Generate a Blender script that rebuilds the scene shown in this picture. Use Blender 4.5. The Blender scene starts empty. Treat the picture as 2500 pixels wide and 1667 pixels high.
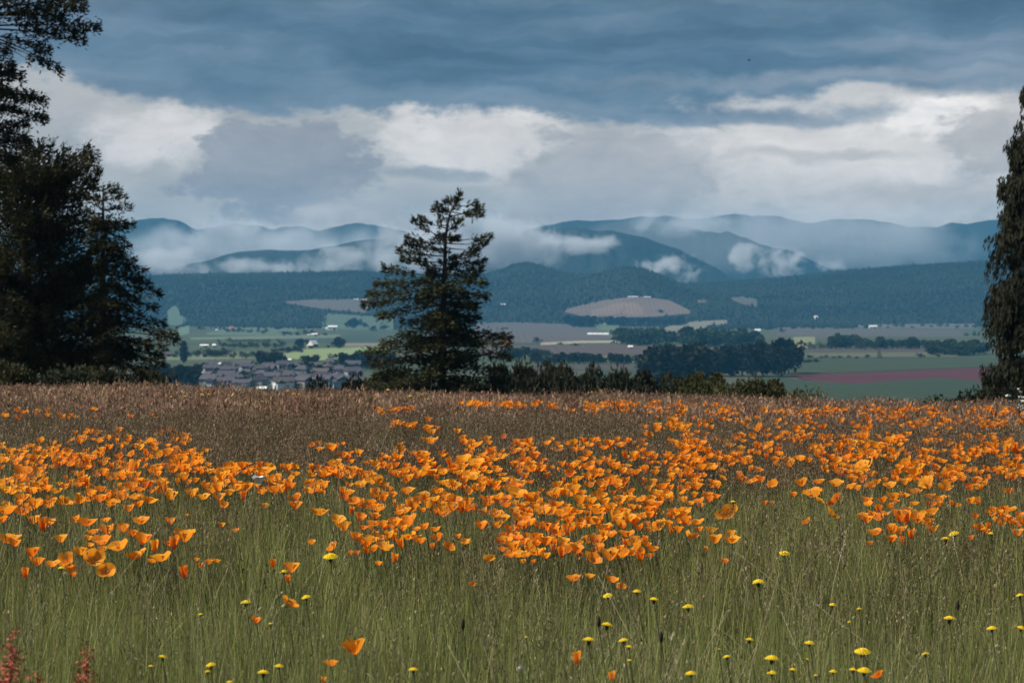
import bpy, math, random
import numpy as np
from mathutils import Vector, Matrix, Euler
from mathutils import noise as mnoise

S = bpy.context.scene
COL = S.collection
R = math.radians
rng = np.random.default_rng(7)
random.seed(7)

# ------------------------------------------------------------------ camera
W0, H0, FPX = 2500.0, 1667.0, 5903.0          # photograph size and focal length in its pixels
HORIZON = 740.0
CAM = np.array([0.0, 0.0, 1.35])
PITCH = math.atan((833.5 - HORIZON) / FPX)
cd = bpy.data.cameras.new('camera')
cam = bpy.data.objects.new('camera', cd)
COL.objects.link(cam)
cam.location = CAM
cam.rotation_euler = (R(90) - PITCH, 0, 0)
cd.sensor_width = 36.0
cd.lens = FPX * 36.0 / W0
cd.clip_start = 0.1
cd.clip_end = 80000
cd.dof.use_dof = True
cd.dof.focus_distance = 11.0
cd.dof.aperture_fstop = 11.0
S.camera = cam

# ------------------------------------------------------------------ sun, view transform, sampling
SUN_AZ, SUN_EL = -98.0, 50.0                    # from the left, slightly behind, high
sd = bpy.data.lights.new('sun', 'SUN')
sun = bpy.data.objects.new('sun', sd)
COL.objects.link(sun)
sd.energy = 5.0
sd.angle = R(9.0)
sd.color = (1.0, 0.95, 0.87)
sv = Vector((math.sin(R(SUN_AZ)) * math.cos(R(SUN_EL)), math.cos(R(SUN_AZ)) * math.cos(R(SUN_EL)), math.sin(R(SUN_EL))))
sun.rotation_euler = sv.to_track_quat('Z', 'Y').to_euler()
sun.location = (-40, 20, 60)
S.view_settings.view_transform = 'Standard'
S.view_settings.look = 'None'
S.view_settings.exposure = 0.4
S.view_settings.gamma = 1.0
S.view_settings.use_curve_mapping = False
S.render.engine = 'CYCLES'
cy = S.cycles
cy.use_denoising = True
cy.max_bounces = 5
cy.diffuse_bounces = 2
cy.glossy_bounces = 1
cy.transmission_bounces = 3
cy.transparent_max_bounces = 8
cy.volume_bounces = 1
cy.volume_step_rate = 1.0
cy.volume_max_steps = 256
cy.caustics_reflective = False
cy.caustics_refractive = False

def lin(r, g, b):
    f = lambda c: (c / 255.0 / 12.92) if c <= 10.3 else ((c / 255.0 + 0.055) / 1.055) ** 2.4
    return (f(r), f(g), f(b), 1.0)

AIR = (0.090, 0.25, 0.43)                         # brightness of a long stretch of the hazy air
def sky_rgb(rgb, T):
    """a cloud colour as it is above the haze, from how it looks through it"""
    l = lin(*rgb)
    return tuple(max(0.0, (l[i] - AIR[i] * (1 - T)) / T) for i in range(3)) + (1.0,)
lo = lambda r, g, b: sky_rgb((r, g, b), 0.58)
hi = lambda r, g, b: sky_rgb((r, g, b), 0.80)

# ------------------------------------------------------------------ node helper
class NT:
    def __init__(s, tree):
        s.t = tree; s.n = tree.nodes; s.l = tree.links
    def new(s, typ, **kw):
        n = s.n.new(typ)
        for k, v in kw.items(): setattr(n, k, v)
        return n
    def put(s, sock, v):
        if isinstance(v, bpy.types.NodeSocket): s.l.new(v, sock)
        elif v is not None: sock.default_value = v
    def m(s, op, a, b=None, c=None, clamp=False):
        n = s.new('ShaderNodeMath', operation=op, use_clamp=clamp)
        s.put(n.inputs[0], a); s.put(n.inputs[1], b)
        if c is not None: s.put(n.inputs[2], c)
        return n.outputs[0]
    def v(s, op, a, b=None):
        n = s.new('ShaderNodeVectorMath', operation=op)
        s.put(n.inputs[0], a)
        if b is not None: s.put(n.inputs[1], b)
        return n.outputs['Value'] if op in ('LENGTH', 'DOT_PRODUCT', 'DISTANCE') else n.outputs[0]
    def xyz(s, x, y, z):
        n = s.new('ShaderNodeCombineXYZ')
        s.put(n.inputs[0], x); s.put(n.inputs[1], y); s.put(n.inputs[2], z)
        return n.outputs[0]
    def sep(s, vec):
        n = s.new('ShaderNodeSeparateXYZ'); s.put(n.inputs[0], vec)
        return n.outputs[0], n.outputs[1], n.outputs[2]
    def noise(s, vec, scale=1.0, detail=4.0, rough=0.5, dist=0.0, color=False):
        n = s.new('ShaderNodeTexNoise')
        s.put(n.inputs['Vector'], vec); s.put(n.inputs['Scale'], scale); s.put(n.inputs['Detail'], detail)
        s.put(n.inputs['Roughness'], rough); s.put(n.inputs['Distortion'], dist)
        return n.outputs['Color' if color else 'Fac']
    def ss(s, x, a, b, lo=0.0, hi=1.0):
        n = s.new('ShaderNodeMapRange', interpolation_type='SMOOTHSTEP')
        for i, q in enumerate((x, a, b, lo, hi)): s.put(n.inputs[i], q)
        return n.outputs[0]
    def mix(s, f, a, b, mode='MIX'):
        n = s.new('ShaderNodeMix', data_type='RGBA', blend_type=mode)
        s.put(n.inputs[0], f); s.put(n.inputs[6], a); s.put(n.inputs[7], b)
        return n.outputs[2]
    def ramp(s, f, stops, mode='LINEAR'):
        n = s.new('ShaderNodeValToRGB'); cr = n.color_ramp; cr.interpolation = mode
        while len(cr.elements) < len(stops): cr.elements.new(0.5)
        for e, (p, c) in zip(cr.elements, stops):
            e.position = p; e.color = c if len(c) == 4 else (*c, 1)
        s.put(n.inputs[0], f)
        return n.outputs[0]

# ------------------------------------------------------------------ sky (world): daylight sky behind a broken cloud deck
wd = bpy.data.worlds.new('World')
S.world = wd
wd.use_nodes = True
T = NT(wd.node_tree)
T.n.clear()
sky = T.new('ShaderNodeTexSky', sky_type='NISHITA', sun_disc=False, sun_elevation=R(SUN_EL), sun_rotation=R(SUN_AZ % 360))
nish = T.mix(1.0, sky.outputs[0], (0.07, 0.07, 0.07, 1), 'MULTIPLY')
g = T.new('ShaderNodeTexCoord').outputs['Generated']
dx, dy, dz = T.sep(T.v('NORMALIZE', g))
az = T.m('ARCTAN2', dx, dy)
el = T.m('ARCSINE', dz)
K = FPX * 2352.0 / 2500.0
X = T.m('MULTIPLY_ADD', az, K, 1176.0)           # angles in units of 1/5553 rad
Y = T.m('MULTIPLY_ADD', el, -K, 696.0)
base = T.xyz(T.m('MULTIPLY', X, 1 / 260.0), T.m('MULTIPLY', Y, 1 / 150.0), 0.3)
wob = T.noise(base, 1.0, 6.0, 0.55, 0.0, True)
wx, wy, wz = T.sep(wob)
Xw = T.m('MULTIPLY_ADD', T.m('SUBTRACT', wx, 0.5), 230.0, X)
Yw = T.m('MULTIPLY_ADD', T.m('SUBTRACT', wy, 0.5), 130.0, Y)
str_v = T.xyz(T.m('MULTIPLY', Xw, 1 / 620.0), T.m('MULTIPLY', Yw, 1 / 95.0), 4.1)
streak = T.noise(str_v, 1.0, 5.0, 0.55)
soft = T.noise(T.xyz(T.m('MULTIPLY', Xw, 1 / 420.0), T.m('MULTIPLY', Yw, 1 / 260.0), 9.0), 1.0, 5.0, 0.5)
fine = T.noise(T.xyz(T.m('MULTIPLY', X, 1 / 90.0), T.m('MULTIPLY', Y, 1 / 48.0), 2.7), 1.0, 8.0, 0.62)
fine = T.m('SUBTRACT', fine, 0.5)
col = T.ramp(soft, [(0.25, lo(150, 161, 172)), (0.5, lo(170, 178, 186)), (0.75, lo(190, 194, 199))])
def blob(col, cx, cy, rx, ry, c, k=1.0, soft_=0.5, ragged=2.0):
    d = T.v('LENGTH', T.xyz(T.m('MULTIPLY_ADD', Xw, 1.0 / rx, -cx / rx), T.m('MULTIPLY_ADD', Yw, 1.0 / ry, -cy / ry), 0.0))
    d = T.m('MULTIPLY_ADD', fine, ragged, d)
    f = T.ss(d, 1.0 - soft_, 1.0 + soft_, k, 0.0)
    return T.mix(f, col, c)
for b in [(200, 400, 240, 170, lo(166, 173, 181), .8, .6),
          (110, 300, 150, 90, lo(160, 169, 180), .85, .5),
          (385, 318, 140, 62, lo(203, 205, 211), .9, .45),
          (2000, 370, 520, 140, lo(200, 202, 207), .9, .55),
          (1060, 330, 230, 100, lo(203, 205, 210), .92, .26),
          (1430, 410, 240, 115, lo(164, 171, 182), .92, .22),
          (660, 395, 215, 130, lo(139, 151, 168), .95, .17),
          (840, 500, 170, 32, lo(205, 205, 209), .9, .5),
          (975, 408, 120, 22, lo(143, 157, 172), .9, .4),
          (2150, 270, 120, 58, lo(228, 229, 232), .95, .35),
          (1900, 345, 200, 60, lo(218, 218, 220), .6, .7),
          (2285, 345, 130, 58, lo(165, 171, 180), .85, .25),
          (1870, 362, 190, 12, lo(176, 181, 188), .8, .7),
          (2180, 445, 270, 28, lo(170, 175, 183), .7, .6),
          (960, 470, 150, 22, lo(166, 174, 183), .7, .7),
          (1060, 520, 290, 90, lo(163, 171, 181), .8, .7),
          (300, 560, 330, 60, lo(160, 169, 180), .6, .7)]:
    col = blob(col, *b)
deck_edge = T.ramp(T.m('MULTIPLY_ADD', X, 1 / 2352.0, 0.0, True),
                   [(0.0, (.18,) * 3), (.06, (.19,) * 3), (.12, (.232,) * 3), (.22, (.262,) * 3), (.38, (.262,) * 3), (.52, (.278,) * 3),
                    (.66, (.297,) * 3), (.75, (.285,) * 3), (.85, (.235,) * 3), (1.0, (.232,) * 3)], 'EASE')
edge = T.m('MULTIPLY', deck_edge, 1000.0)
over = T.m('SUBTRACT', edge, T.m('MULTIPLY_ADD', T.m('SUBTRACT', wy, 0.5), 60.0, Y))
over = T.m('MULTIPLY_ADD', fine, 95.0, over)
dm = T.ss(over, -10.0, 24.0)
deckc = T.ramp(streak, [(0.30, hi(64, 93, 120)), (0.45, hi(82, 112, 138)), (0.57, hi(101, 127, 151)), (0.72, hi(130, 147, 167))])
deckc = T.mix(T.ss(over, 0.0, 110.0, 0.55, 0.0), deckc, hi(128, 146, 165))
lightleft = T.m('MULTIPLY', T.ss(X, 60.0, 620.0, 0.55, 0.0), T.ss(Y, 180.0, 20.0))
deckc = T.mix(lightleft, deckc, hi(128, 148, 172))
col = T.mix(dm, col, deckc)
# pale wedge that breaks the deck at the right
col = blob(col, 2060, 186, 560, 15, hi(142, 154, 169), .75, .8)
col = blob(col, 1980, 232, 330, 19, lo(196, 199, 204), .8, .6)
col = blob(col, 1800, 264, 260, 20, hi(133, 148, 165), .85, .6)
col = blob(col, 2300, 215, 210, 22, hi(128, 145, 163), .8, .6)
puff = T.noise(T.xyz(T.m('MULTIPLY', Xw, 1 / 150.0), T.m('MULTIPLY', Yw, 1 / 60.0), 6.2), 1.0, 6.0, 0.62)
gain = T.m('MULTIPLY_ADD', T.m('SUBTRACT', puff, 0.5), 0.75, 1.0)
col = T.mix(1.0, col, T.xyz(gain, gain, gain), 'MULTIPLY')
# a trace of the blue sky itself shows through everywhere
col = T.mix(0.10, col, nish)
bg = T.new('ShaderNodeBackground')
T.put(bg.inputs[0], col); bg.inputs[1].default_value = 2.0 ** -0.4
wo = T.new('ShaderNodeOutputWorld')
T.l.new(bg.outputs[0], wo.inputs[0])
wd.cycles.sampling_method = 'MANUAL'
wd.cycles.sample_map_resolution = 512

# ------------------------------------------------------------------ helpers
def tag(o, label=None, cat=None, group=None, kind=None):
    if label: o['label'] = label
    if cat: o['category'] = cat
    if group: o['group'] = group
    if kind: o['kind'] = kind
    return o
def link(name, data, parent=None, mat=None):
    o = bpy.data.objects.new(name, data)
    COL.objects.link(o)
    if parent is not None: o.parent = parent
    if mat is not None and data is not None and not data.materials: data.materials.append(mat)
    return o
def empty(name, loc, label, cat, group=None):
    o = bpy.data.objects.new(name, None)
    COL.objects.link(o)
    o.location = loc
    o.empty_display_size = 0.2
    return tag(o, label, cat, group)
def mesh_np(name, verts, faces, mat=None, smooth=True, cols=None):
    """verts (n,3), faces (m,k) all the same size; cols (n,3) point colours"""
    verts = np.asarray(verts, np.float32); faces = np.asarray(faces, np.int32)
    me = bpy.data.meshes.new(name)
    k = faces.shape[1]
    me.vertices.add(len(verts)); me.vertices.foreach_set('co', verts.ravel())
    me.loops.add(faces.size); me.loops.foreach_set('vertex_index', faces.ravel())
    me.polygons.add(len(faces))
    me.polygons.foreach_set('loop_start', np.arange(0, faces.size, k, dtype=np.int32))
    me.polygons.foreach_set('loop_total', np.full(len(faces), k, np.int32))
    if cols is not None:
        a = me.attributes.new('tint', 'FLOAT_COLOR', 'POINT')
        c = np.ones((len(verts), 4), np.float32); c[:, :3] = cols
        a.data.foreach_set('color', c.ravel())
    me.update(calc_edges=True)
    me.polygons.foreach_set('use_smooth', np.full(len(faces), smooth, bool))
    if mat: me.materials.append(mat)
    return me
def mat_new(name):
    m = bpy.data.materials.new(name)
    m.use_nodes = True
    t = NT(m.node_tree)
    bs = m.node_tree.nodes.get('Principled BSDF')
    bs.inputs['Roughness'].default_value = 0.9
    if 'Specular IOR Level' in bs.inputs: bs.inputs['Specular IOR Level'].default_value = 0.15
    return m, t, bs
def ray(px, py):
    """world direction through a pixel of the photograph"""
    x = (px - W0 / 2) / FPX; y = -(py - H0 / 2) / FPX
    cp, sp = math.cos(PITCH), math.sin(PITCH)
    d = np.array([x, cp + y * sp, -sp + y * cp])
    return d / np.linalg.norm(d)
def fbm(x, y, sc, octv=4, seed=0.0):
    out = np.empty(np.size(x)); xs = np.ravel(x) / sc; ys = np.ravel(y) / sc
    for i in range(out.size):
        out[i] = mnoise.fractal((xs[i], ys[i], seed), 1.0, 2.0, octv)
    return out.reshape(np.shape(x))
D2S = 2500.0 / 2352.0
# ------------------------------------------------------------------ terrain heights
VALLEY = -45.0
def near_ground(x, y):
    x = np.asarray(x, float); y = np.asarray(y, float)
    t = np.maximum(0, y - 12.0)
    z = np.where(t < 68, -0.0008 * t * t, -0.0008 * 68 * 68 - 0.1088 * (t - 68))
    z = z - 0.019 * np.clip(x, -60, 60)
    z = z + 0.03 * np.sin(x * 0.9 + y * 0.35) + 0.02 * np.sin(y * 1.3 - x * 0.5)
    v = VALLEY + 0.4 * np.sin(x / 260.0) * np.sin(y / 310.0)
    k = 6.0                                              # smooth maximum with the valley floor
    h = np.clip(0.5 + 0.5 * (z - v) / k, 0, 1)
    return v + (z - v) * h + k * h * (1 - h)
HP = np.array([(-900, 650), (0, 660), (340, 640), (480, 635), (600, 633), (740, 630), (820, 627), (880, 631), (1000, 640), (1120, 633), (1160, 622), (1185, 612),
               (1205, 609), (1230, 612), (1280, 629), (1400, 647), (1500, 655), (1560, 658), (1620, 655), (1700, 650), (1800, 643), (1900, 630),
               (2000, 622), (2100, 615), (2250, 605), (2400, 600), (3200, 590)], float) * D2S
Y_FOOT, Y_CREST, Y_BACK = 4700.0, 6200.0, 7200.0
def hill_height(x, y):
    x = np.asarray(x, float); y = np.asarray(y, float)
    px = x / np.maximum(y, 1) * FPX + W0 / 2
    crest = (HORIZON - np.interp(px, HP[:, 0], HP[:, 1])) / FPX * Y_CREST + CAM[2]
    s = np.clip((y - Y_FOOT) / (Y_CREST - Y_FOOT), 0, 1)
    sm = s ** 1.25 * (1.9 - 0.9 * s ** 1.25)
    s2 = np.clip((Y_BACK - y) / (Y_BACK - Y_CREST), 0, 1)
    z = -49 + (crest + 49) * np.where(y < Y_CREST, sm, s2 * s2 * (3 - 2 * s2))
    lob = np.sin(x / 170.0 + 0.4 * np.sin(y / 330.0)) * np.sin(y / 420.0 + x / 800.0) + 0.5 * np.sin(x / 73.0 + y / 190.0)
    z = z + lob * 7.0 * np.clip(s * (1 - s) * 4, 0, 1)
    kn = 62.0 * np.exp(-((x - 262) / 125.0) ** 2 - ((y - 5350) / 280.0) ** 2)     # the ploughed knoll
    kn = kn + 24.0 * np.exp(-((x - 430) / 120.0) ** 2 - ((y - 5000) / 160.0) ** 2)
    return z + kn
def terrain(x, y):
    return np.maximum(near_ground(x, y), hill_height(x, y))
def unproject(px, py, lift=0.0, far=8000.0, near=100.0):
    """where the sight line through a pixel meets the land"""
    d = ray(px, py)
    ts = np.geomspace(near, far, 1500)
    P = CAM + ts[:, None] * d
    below = P[:, 2] < terrain(P[:, 0], P[:, 1]) + lift
    if not below.any(): return None
    i = int(np.argmax(below))
    a, b = ts[max(i - 1, 0)], ts[i]
    for _ in range(30):
        mid = 0.5 * (a + b); p = CAM + mid * d
        if p[2] < terrain(p[0], p[1]) + lift: b = mid
        else: a = mid
    return CAM + b * d

def grid_mesh(name, fx, fy, fz, nu, nv, mat):
    u = np.linspace(-1, 1, nu); v = np.linspace(0, 1, nv)
    U, V = np.meshgrid(u, v)
    Yg = fy(V); Xg = fx(U, Yg); Zg = fz(Xg, Yg)
    verts = np.stack([Xg, Yg, Zg], -1).reshape(-1, 3)
    idx = np.arange(nu * nv).reshape(nv, nu)
    f = np.stack([idx[:-1, :-1], idx[:-1, 1:], idx[1:, 1:], idx[1:, :-1]], -1).reshape(-1, 4)
    return mesh_np(name, verts, f, mat)

m_ground, t, bs = mat_new('meadow and valley soil')
pos = t.new('ShaderNodeNewGeometry').outputs['Position']
n1 = t.noise(pos, 0.9, 4.0); n2 = t.noise(pos, 0.006, 4.0)
near_c = t.mix(n1, (0.030, 0.028, 0.014, 1), (0.075, 0.062, 0.030, 1))
far_c = t.ramp(n2, [(0.3, (0.030, 0.046, 0.026)), (0.48, (0.050, 0.070, 0.034)), (0.56, (0.062, 0.066, 0.040)), (0.7, (0.085, 0.080, 0.056))])
yy = t.sep(pos)[1]
t.put(bs.inputs['Base Color'], t.mix(t.ss(yy, 120, 400), near_c, far_c))
gm = grid_mesh('ground', lambda U, Yg: U * (40 + 0.62 * np.maximum(Yg, 0)), lambda V: -30 + 11000 * (np.exp(V * 6.0) - 1) / (math.exp(6.0) - 1), near_ground, 241, 420, m_ground)
tag(link('ground', gm), kind='structure')

m_forest, t, bs = mat_new('forest floor')
pos = t.new('ShaderNodeNewGeometry').outputs['Position']
nn = t.noise(pos, 0.02, 6.0, 0.65); nb = t.noise(pos, 0.0035, 3.0)
c = t.mix(nn, (0.008, 0.012, 0.008, 1), (0.020, 0.027, 0.015, 1))
t.put(bs.inputs['Base Color'], t.mix(t.ss(nb, 0.52, 0.72, 0, 0.5), c, (0.032, 0.040, 0.022, 1)))
bmp = t.new('ShaderNodeBump'); bmp.inputs['Distance'].default_value = 12.0; bmp.inputs['Strength'].default_value = 0.8
t.put(bmp.inputs['Height'], t.noise(pos, 0.06, 3.0, 0.6)); t.l.new(bmp.outputs[0], bs.inputs['Normal'])
hm = grid_mesh('hill', lambda U, Yg: U * 0.44 * Yg, lambda V: 4650 + 2600 * V, hill_height, 340, 260, m_forest)
tag(link('hill', hm), kind='structure')

# ------------------------------------------------------------------ mountains behind: (crest line in photo units, distance, foot, depth)
def mountain(line, dist, foot, depth, rough, seed, bell=True):
    L = np.array(line, float) * D2S
    n = int((L[-1, 0] - L[0, 0]) / 5) + 2
    px = np.linspace(L[0, 0], L[-1, 0], n)
    # smooth spline through the crest
    crest = np.interp(px, L[:, 0], L[:, 1])
    kk = np.hanning(7); kk /= kk.sum()
    crest = np.convolve(np.pad(crest, 3, 'edge'), kk, 'valid')
    crest = crest + np.array([mnoise.fractal((q / 60.0, seed, 2.0), 0.9, 2.0, 5) for q in px]) * rough * .055
    zc = (HORIZON - crest) / FPX * dist + CAM[2]
    xc = (px - W0 / 2) / FPX * dist
    rows = np.concatenate([np.linspace(-1, 0, 40), np.linspace(0.08, 1, 10)])
    vs = []
    for r in rows:
        yrow = dist + r * depth
        sh = 1 - abs(r) ** 1.15 if r < 0 else 1 - r ** 1.5
        amp = rough * (4 * abs(r) * (1 - abs(r)))
        ridg = np.array([mnoise.ridged_multi_fractal((x / 520.0 + yrow / 2600.0, yrow / 1500.0, seed), .9, 2.1, 6, 1.0, 2.0) for x in xc]) - 1.1
        tiny = np.array([mnoise.noise((x / 45.0, yrow / 60.0, seed + 3)) for x in xc]) * 4.0
        z = foot + (zc - foot) * sh + amp * ridg + tiny * (0.4 if r == 0 else 1)
        vs.append(np.stack([xc * (yrow / dist), np.full(n, yrow), np.maximum(z, foot)], -1))
    verts = np.concatenate(vs)
    idx = np.arange(len(rows) * n).reshape(len(rows), n)
    f = np.stack([idx[:-1, :-1], idx[:-1, 1:], idx[1:, 1:], idx[1:, :-1]], -1).reshape(-1, 4)
    tag(link('mountain', mesh_np('mountain', verts, f, m_forest)), kind='structure')
mountain([(200, 660), (330, 640), (400, 618), (470, 600), (520, 585), (570, 576), (620, 573), (660, 577), (720, 572), (780, 562), (840, 551), (900, 545), (980, 560), (1060, 600), (1110, 650)], 7700, -49, 700, 60, 1.0)
mountain([(1020, 660), (1080, 610), (1130, 570), (1190, 540), (1250, 524), (1300, 521), (1360, 528), (1410, 531), (1450, 537), (1500, 553), (1550, 570), (1600, 592), (1640, 612), (1680, 640), (1720, 665)], 7600, -49, 700, 75, 5.0)
mountain([(1180, 640), (1280, 560), (1360, 526), (1420, 516), (1470, 512), (1520, 515), (1580, 523), (1640, 534), (1690, 545), (1740, 560), (1790, 572), (1840, 588), (1880, 605), (1910, 622), (1950, 660)], 8900, -49, 500, 80, 9.0)
mountain([(-300, 560), (60, 540), (200, 530), (270, 522), (320, 505), (370, 499), (420, 510), (455, 530), (490, 522), (540, 513), (590, 521), (625, 528), (650, 520), (690, 521), (730, 531), (770, 520), (820, 514), (870, 518), (940, 535), (1050, 560), (1180, 640)], 9700, -49, 900, 80, 13.0)
mountain([(1120, 640), (1200, 530), (1290, 510), (1400, 506), (1480, 497), (1530, 496), (1600, 506), (1690, 491), (1760, 496), (1830, 506), (1870, 514), (1900, 506), (1940, 502), (1990, 504), (2040, 511), (2090, 523), (2140, 523), (2180, 513), (2220, 513), (2270, 507), (2350, 500), (2900, 505)], 10000, -49, 900, 80, 17.0)

# ------------------------------------------------------------------ air between here and the mountains
HAZE_D = 6.5e-5
mh = bpy.data.materials.new('haze air'); mh.use_nodes = True
ht = NT(mh.node_tree); ht.n.clear()
pv = ht.new('ShaderNodeVolumePrincipled')
pv.inputs['Color'].default_value = (0.13, 0.46, 0.80, 1)
pv.inputs['Density'].default_value = HAZE_D
pv.inputs['Anisotropy'].default_value = 0.0
ho = ht.new('ShaderNodeOutputMaterial'); ht.l.new(pv.outputs[0], ho.inputs['Volume'])
def box_mesh(name, x0, x1, y0, y1, z0, z1, mat=None):
    v = [(x, y, z) for z in (z0, z1) for y in (y0, y1) for x in (x0, x1)]
    f = [(0, 2, 3, 1), (4, 5, 7, 6), (0, 1, 5, 4), (2, 6, 7, 3), (0, 4, 6, 2), (1, 3, 7, 5)]
    return mesh_np(name, v, f, mat, False)
tag(link('haze', box_mesh('haze', -9000, 9000, -400, 11200, -60, 430, mh)), 'thin blue haze filling the valley air', kind='stuff')

# ------------------------------------------------------------------ mist and low cloud lying on the mountains
def mist_material(name, density, scale, thr, seed, gain=2.4, tall=0.8, colr=(0.93, 0.95, 0.98, 1)):
    m = bpy.data.materials.new(name); m.use_nodes = True
    q = NT(m.node_tree); q.n.clear()
    oc = q.new('ShaderNodeTexCoord').outputs['Object']
    pos = q.new('ShaderNodeNewGeometry').outputs['Position']
    wp = q.noise(pos, 1.6 / scale, 3.0, 0.5, 0.0, True)
    oc2 = q.v('ADD', oc, q.v('MULTIPLY', q.v('SUBTRACT', wp, (.5, .5, .5)), (1.5, 1.0, 1.7)))
    r = q.v('LENGTH', oc2)
    fall = q.ss(r, 0.15, 1.0, 1.0, 0.0)
    p = q.v('ADD', q.v('MULTIPLY', pos, (1 / scale, 1 / scale, 1 / (scale * tall))), (seed, seed * 1.7, seed * 0.6))
    nz = q.noise(p, 1.0, 7.0, 0.64, 0.5)
    nz = q.m('MULTIPLY_ADD', q.m('SUBTRACT', nz, 0.5), 3.0, 0.5)
    dn = q.m('SUBTRACT', q.m('ADD', nz, q.m('MULTIPLY', fall, 0.75)), thr + 0.25)
    dn = q.m('MULTIPLY', q.m('MULTIPLY', dn, gain, None, True), q.m('MULTIPLY', q.ss(q.v('LENGTH', oc), 0.6, 1.0, 1.0, 0.0), q.ss(fall, 0.0, 0.5)))
    pv = q.new('ShaderNodeVolumePrincipled')
    pv.inputs['Color'].default_value = colr
    pv.inputs['Anisotropy'].default_value = 0.1
    q.put(pv.inputs['Density'], q.m('MULTIPLY', dn, density))
    o = q.new('ShaderNodeOutputMaterial'); q.l.new(pv.outputs[0], o.inputs['Volume'])
    m.cycles.volume_step_rate = 0.5
    return m
def ico(name, sub=2):
    import bmesh
    bm = bmesh.new(); bmesh.ops.create_icosphere(bm, subdivisions=sub, radius=1.0)
    me = bpy.data.meshes.new(name); bm.to_mesh(me); bm.free()
    return me
def mist(px, py, dist, rx, rz, ry, mat, label):
    """rx, rz: half width and half height in photo units; ry: half depth in metres"""
    d = ray(px * D2S, py * D2S); p = CAM + d * (dist / d[1])
    o = link('mist_bank', ico('mist_bank'), None, mat)
    o.location = p
    o.scale = (rx * D2S / FPX * dist, ry, rz * D2S / FPX * dist)
    return tag(o, label, None, 'low cloud on the mountains', 'stuff')
for spec in [
    (1050, 555, 7000, 300, 125, 330, (0.0150, 190, 0.50, 3.1), 'large pale cloud bank behind the lone conifer'),
    (1330, 558, 6800, 150, 40, 130, (0.0260, 110, 0.62, 5.4), 'bright cloud strip across the central peak'),
    (800, 600, 6800, 150, 62, 160, (0.0160, 110, 0.68, 8.2), 'billowing mist left of the lone conifer'),
    (540, 616, 6750, 290, 36, 150, (0.0120, 110, 0.66, 11.0), 'low mist along the foot of the left mountain'),
    (395, 598, 6800, 140, 56, 180, (0.0130, 120, 0.66, 15.0), 'mist patch beside the tall left trees'),
    (1535, 616, 6750, 135, 66, 120, (0.0260, 95, 0.80, 17.3), 'torn mist rising on the dark central mountain'),
    (1705, 594, 7400, 55, 52, 100, (0.0300, 85, 0.68, 23.0), 'small bright puff on the right slope'),
    (1790, 600, 7400, 95, 74, 120, (0.0260, 85, 0.74, 29.0), 'ragged plume of mist above the right ridge'),
    (1905, 606, 7500, 60, 32, 90, (0.0170, 80, 0.72, 31.0), 'little mist wisp right of the plume'),
    (500, 545, 8700, 190, 70, 200, (0.0090, 190, 0.62, 53.0), 'cloud hiding part of the far left crest'),
    (650, 560, 8700, 150, 55, 200, (0.0080, 170, 0.66, 59.0), 'cloud patch in the saddle of the far left range'),
    (1580, 512, 8600, 210, 46, 200, (0.0060, 170, 0.62, 61.0), 'thin cloud along the crest of the second right mountain'),
    (1880, 545, 9150, 560, 110, 260, (0.0038, 520, 0.40, 37.0), 'veil of cloud over the far right range'),
    (560, 570, 8850, 460, 110, 260, (0.0072, 480, 0.40, 41.0), 'veil of cloud over the far left range'),
    (1560, 560, 8230, 420, 110, 130, (0.0016, 400, 0.30, 43.0), 'thin veil before the second right mountain'),
    (1190, 560, 6900, 200, 90, 200, (0.0180, 140, 0.54, 47.0), 'soft mist right of the lone conifer')]:
    px, py, dist, rx, rz, ry, (den, sc, thr, sd_), lab = spec
    mist(px, py, dist, rx, rz, ry, mist_material('mist', den, sc, thr, sd_), lab)
# ------------------------------------------------------------------ fields on the valley floor and lower slopes
_mats = {}
def plain(name, rgb, var=0.25, scale=0.5, rough=0.9):
    key = (name, rgb)
    if key in _mats: return _mats[key]
    m, t, bs = mat_new(name)
    pos = t.new('ShaderNodeNewGeometry').outputs['Position']
    n = t.noise(pos, scale, 4.0)
    a = tuple(c * (1 - var) for c in rgb) + (1,); b = tuple(min(1, c * (1 + var)) for c in rgb) + (1,)
    t.put(bs.inputs['Base Color'], t.mix(n, a, b))
    bs.inputs['Roughness'].default_value = rough
    _mats[key] = m
    return m
def crop_mat(rgb):
    g_ = sum(rgb) / 3; rgb = tuple(.60 * (.82 * q + .18 * g_) for q in rgb)  # crop colours darkened, standing in for cloud shadow over the valley; also slightly greyed
    key = ('crop', rgb)
    if key in _mats: return _mats[key]
    m, t, bs = mat_new('crop')
    pos = t.new('ShaderNodeNewGeometry').outputs['Position']
    n = t.noise(t.v('MULTIPLY', pos, (0.012, 0.03, 0.01)), 1.0, 5.0, 0.6)
    w = t.new('ShaderNodeTexWave'); w.inputs['Scale'].default_value = 0.035; w.inputs['Distortion'].default_value = 1.5
    t.l.new(pos, w.inputs['Vector'])
    f = t.m('MULTIPLY_ADD', w.outputs['Fac'], 0.34, t.m('MULTIPLY', n, 0.9))
    a = tuple(c * 0.72 for c in rgb) + (1,); b = tuple(c * 1.25 for c in rgb) + (1,)
    t.put(bs.inputs['Base Color'], t.mix(f, a, b))
    _mats[key] = m
    return m
FIELD_POLYS = []
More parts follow.
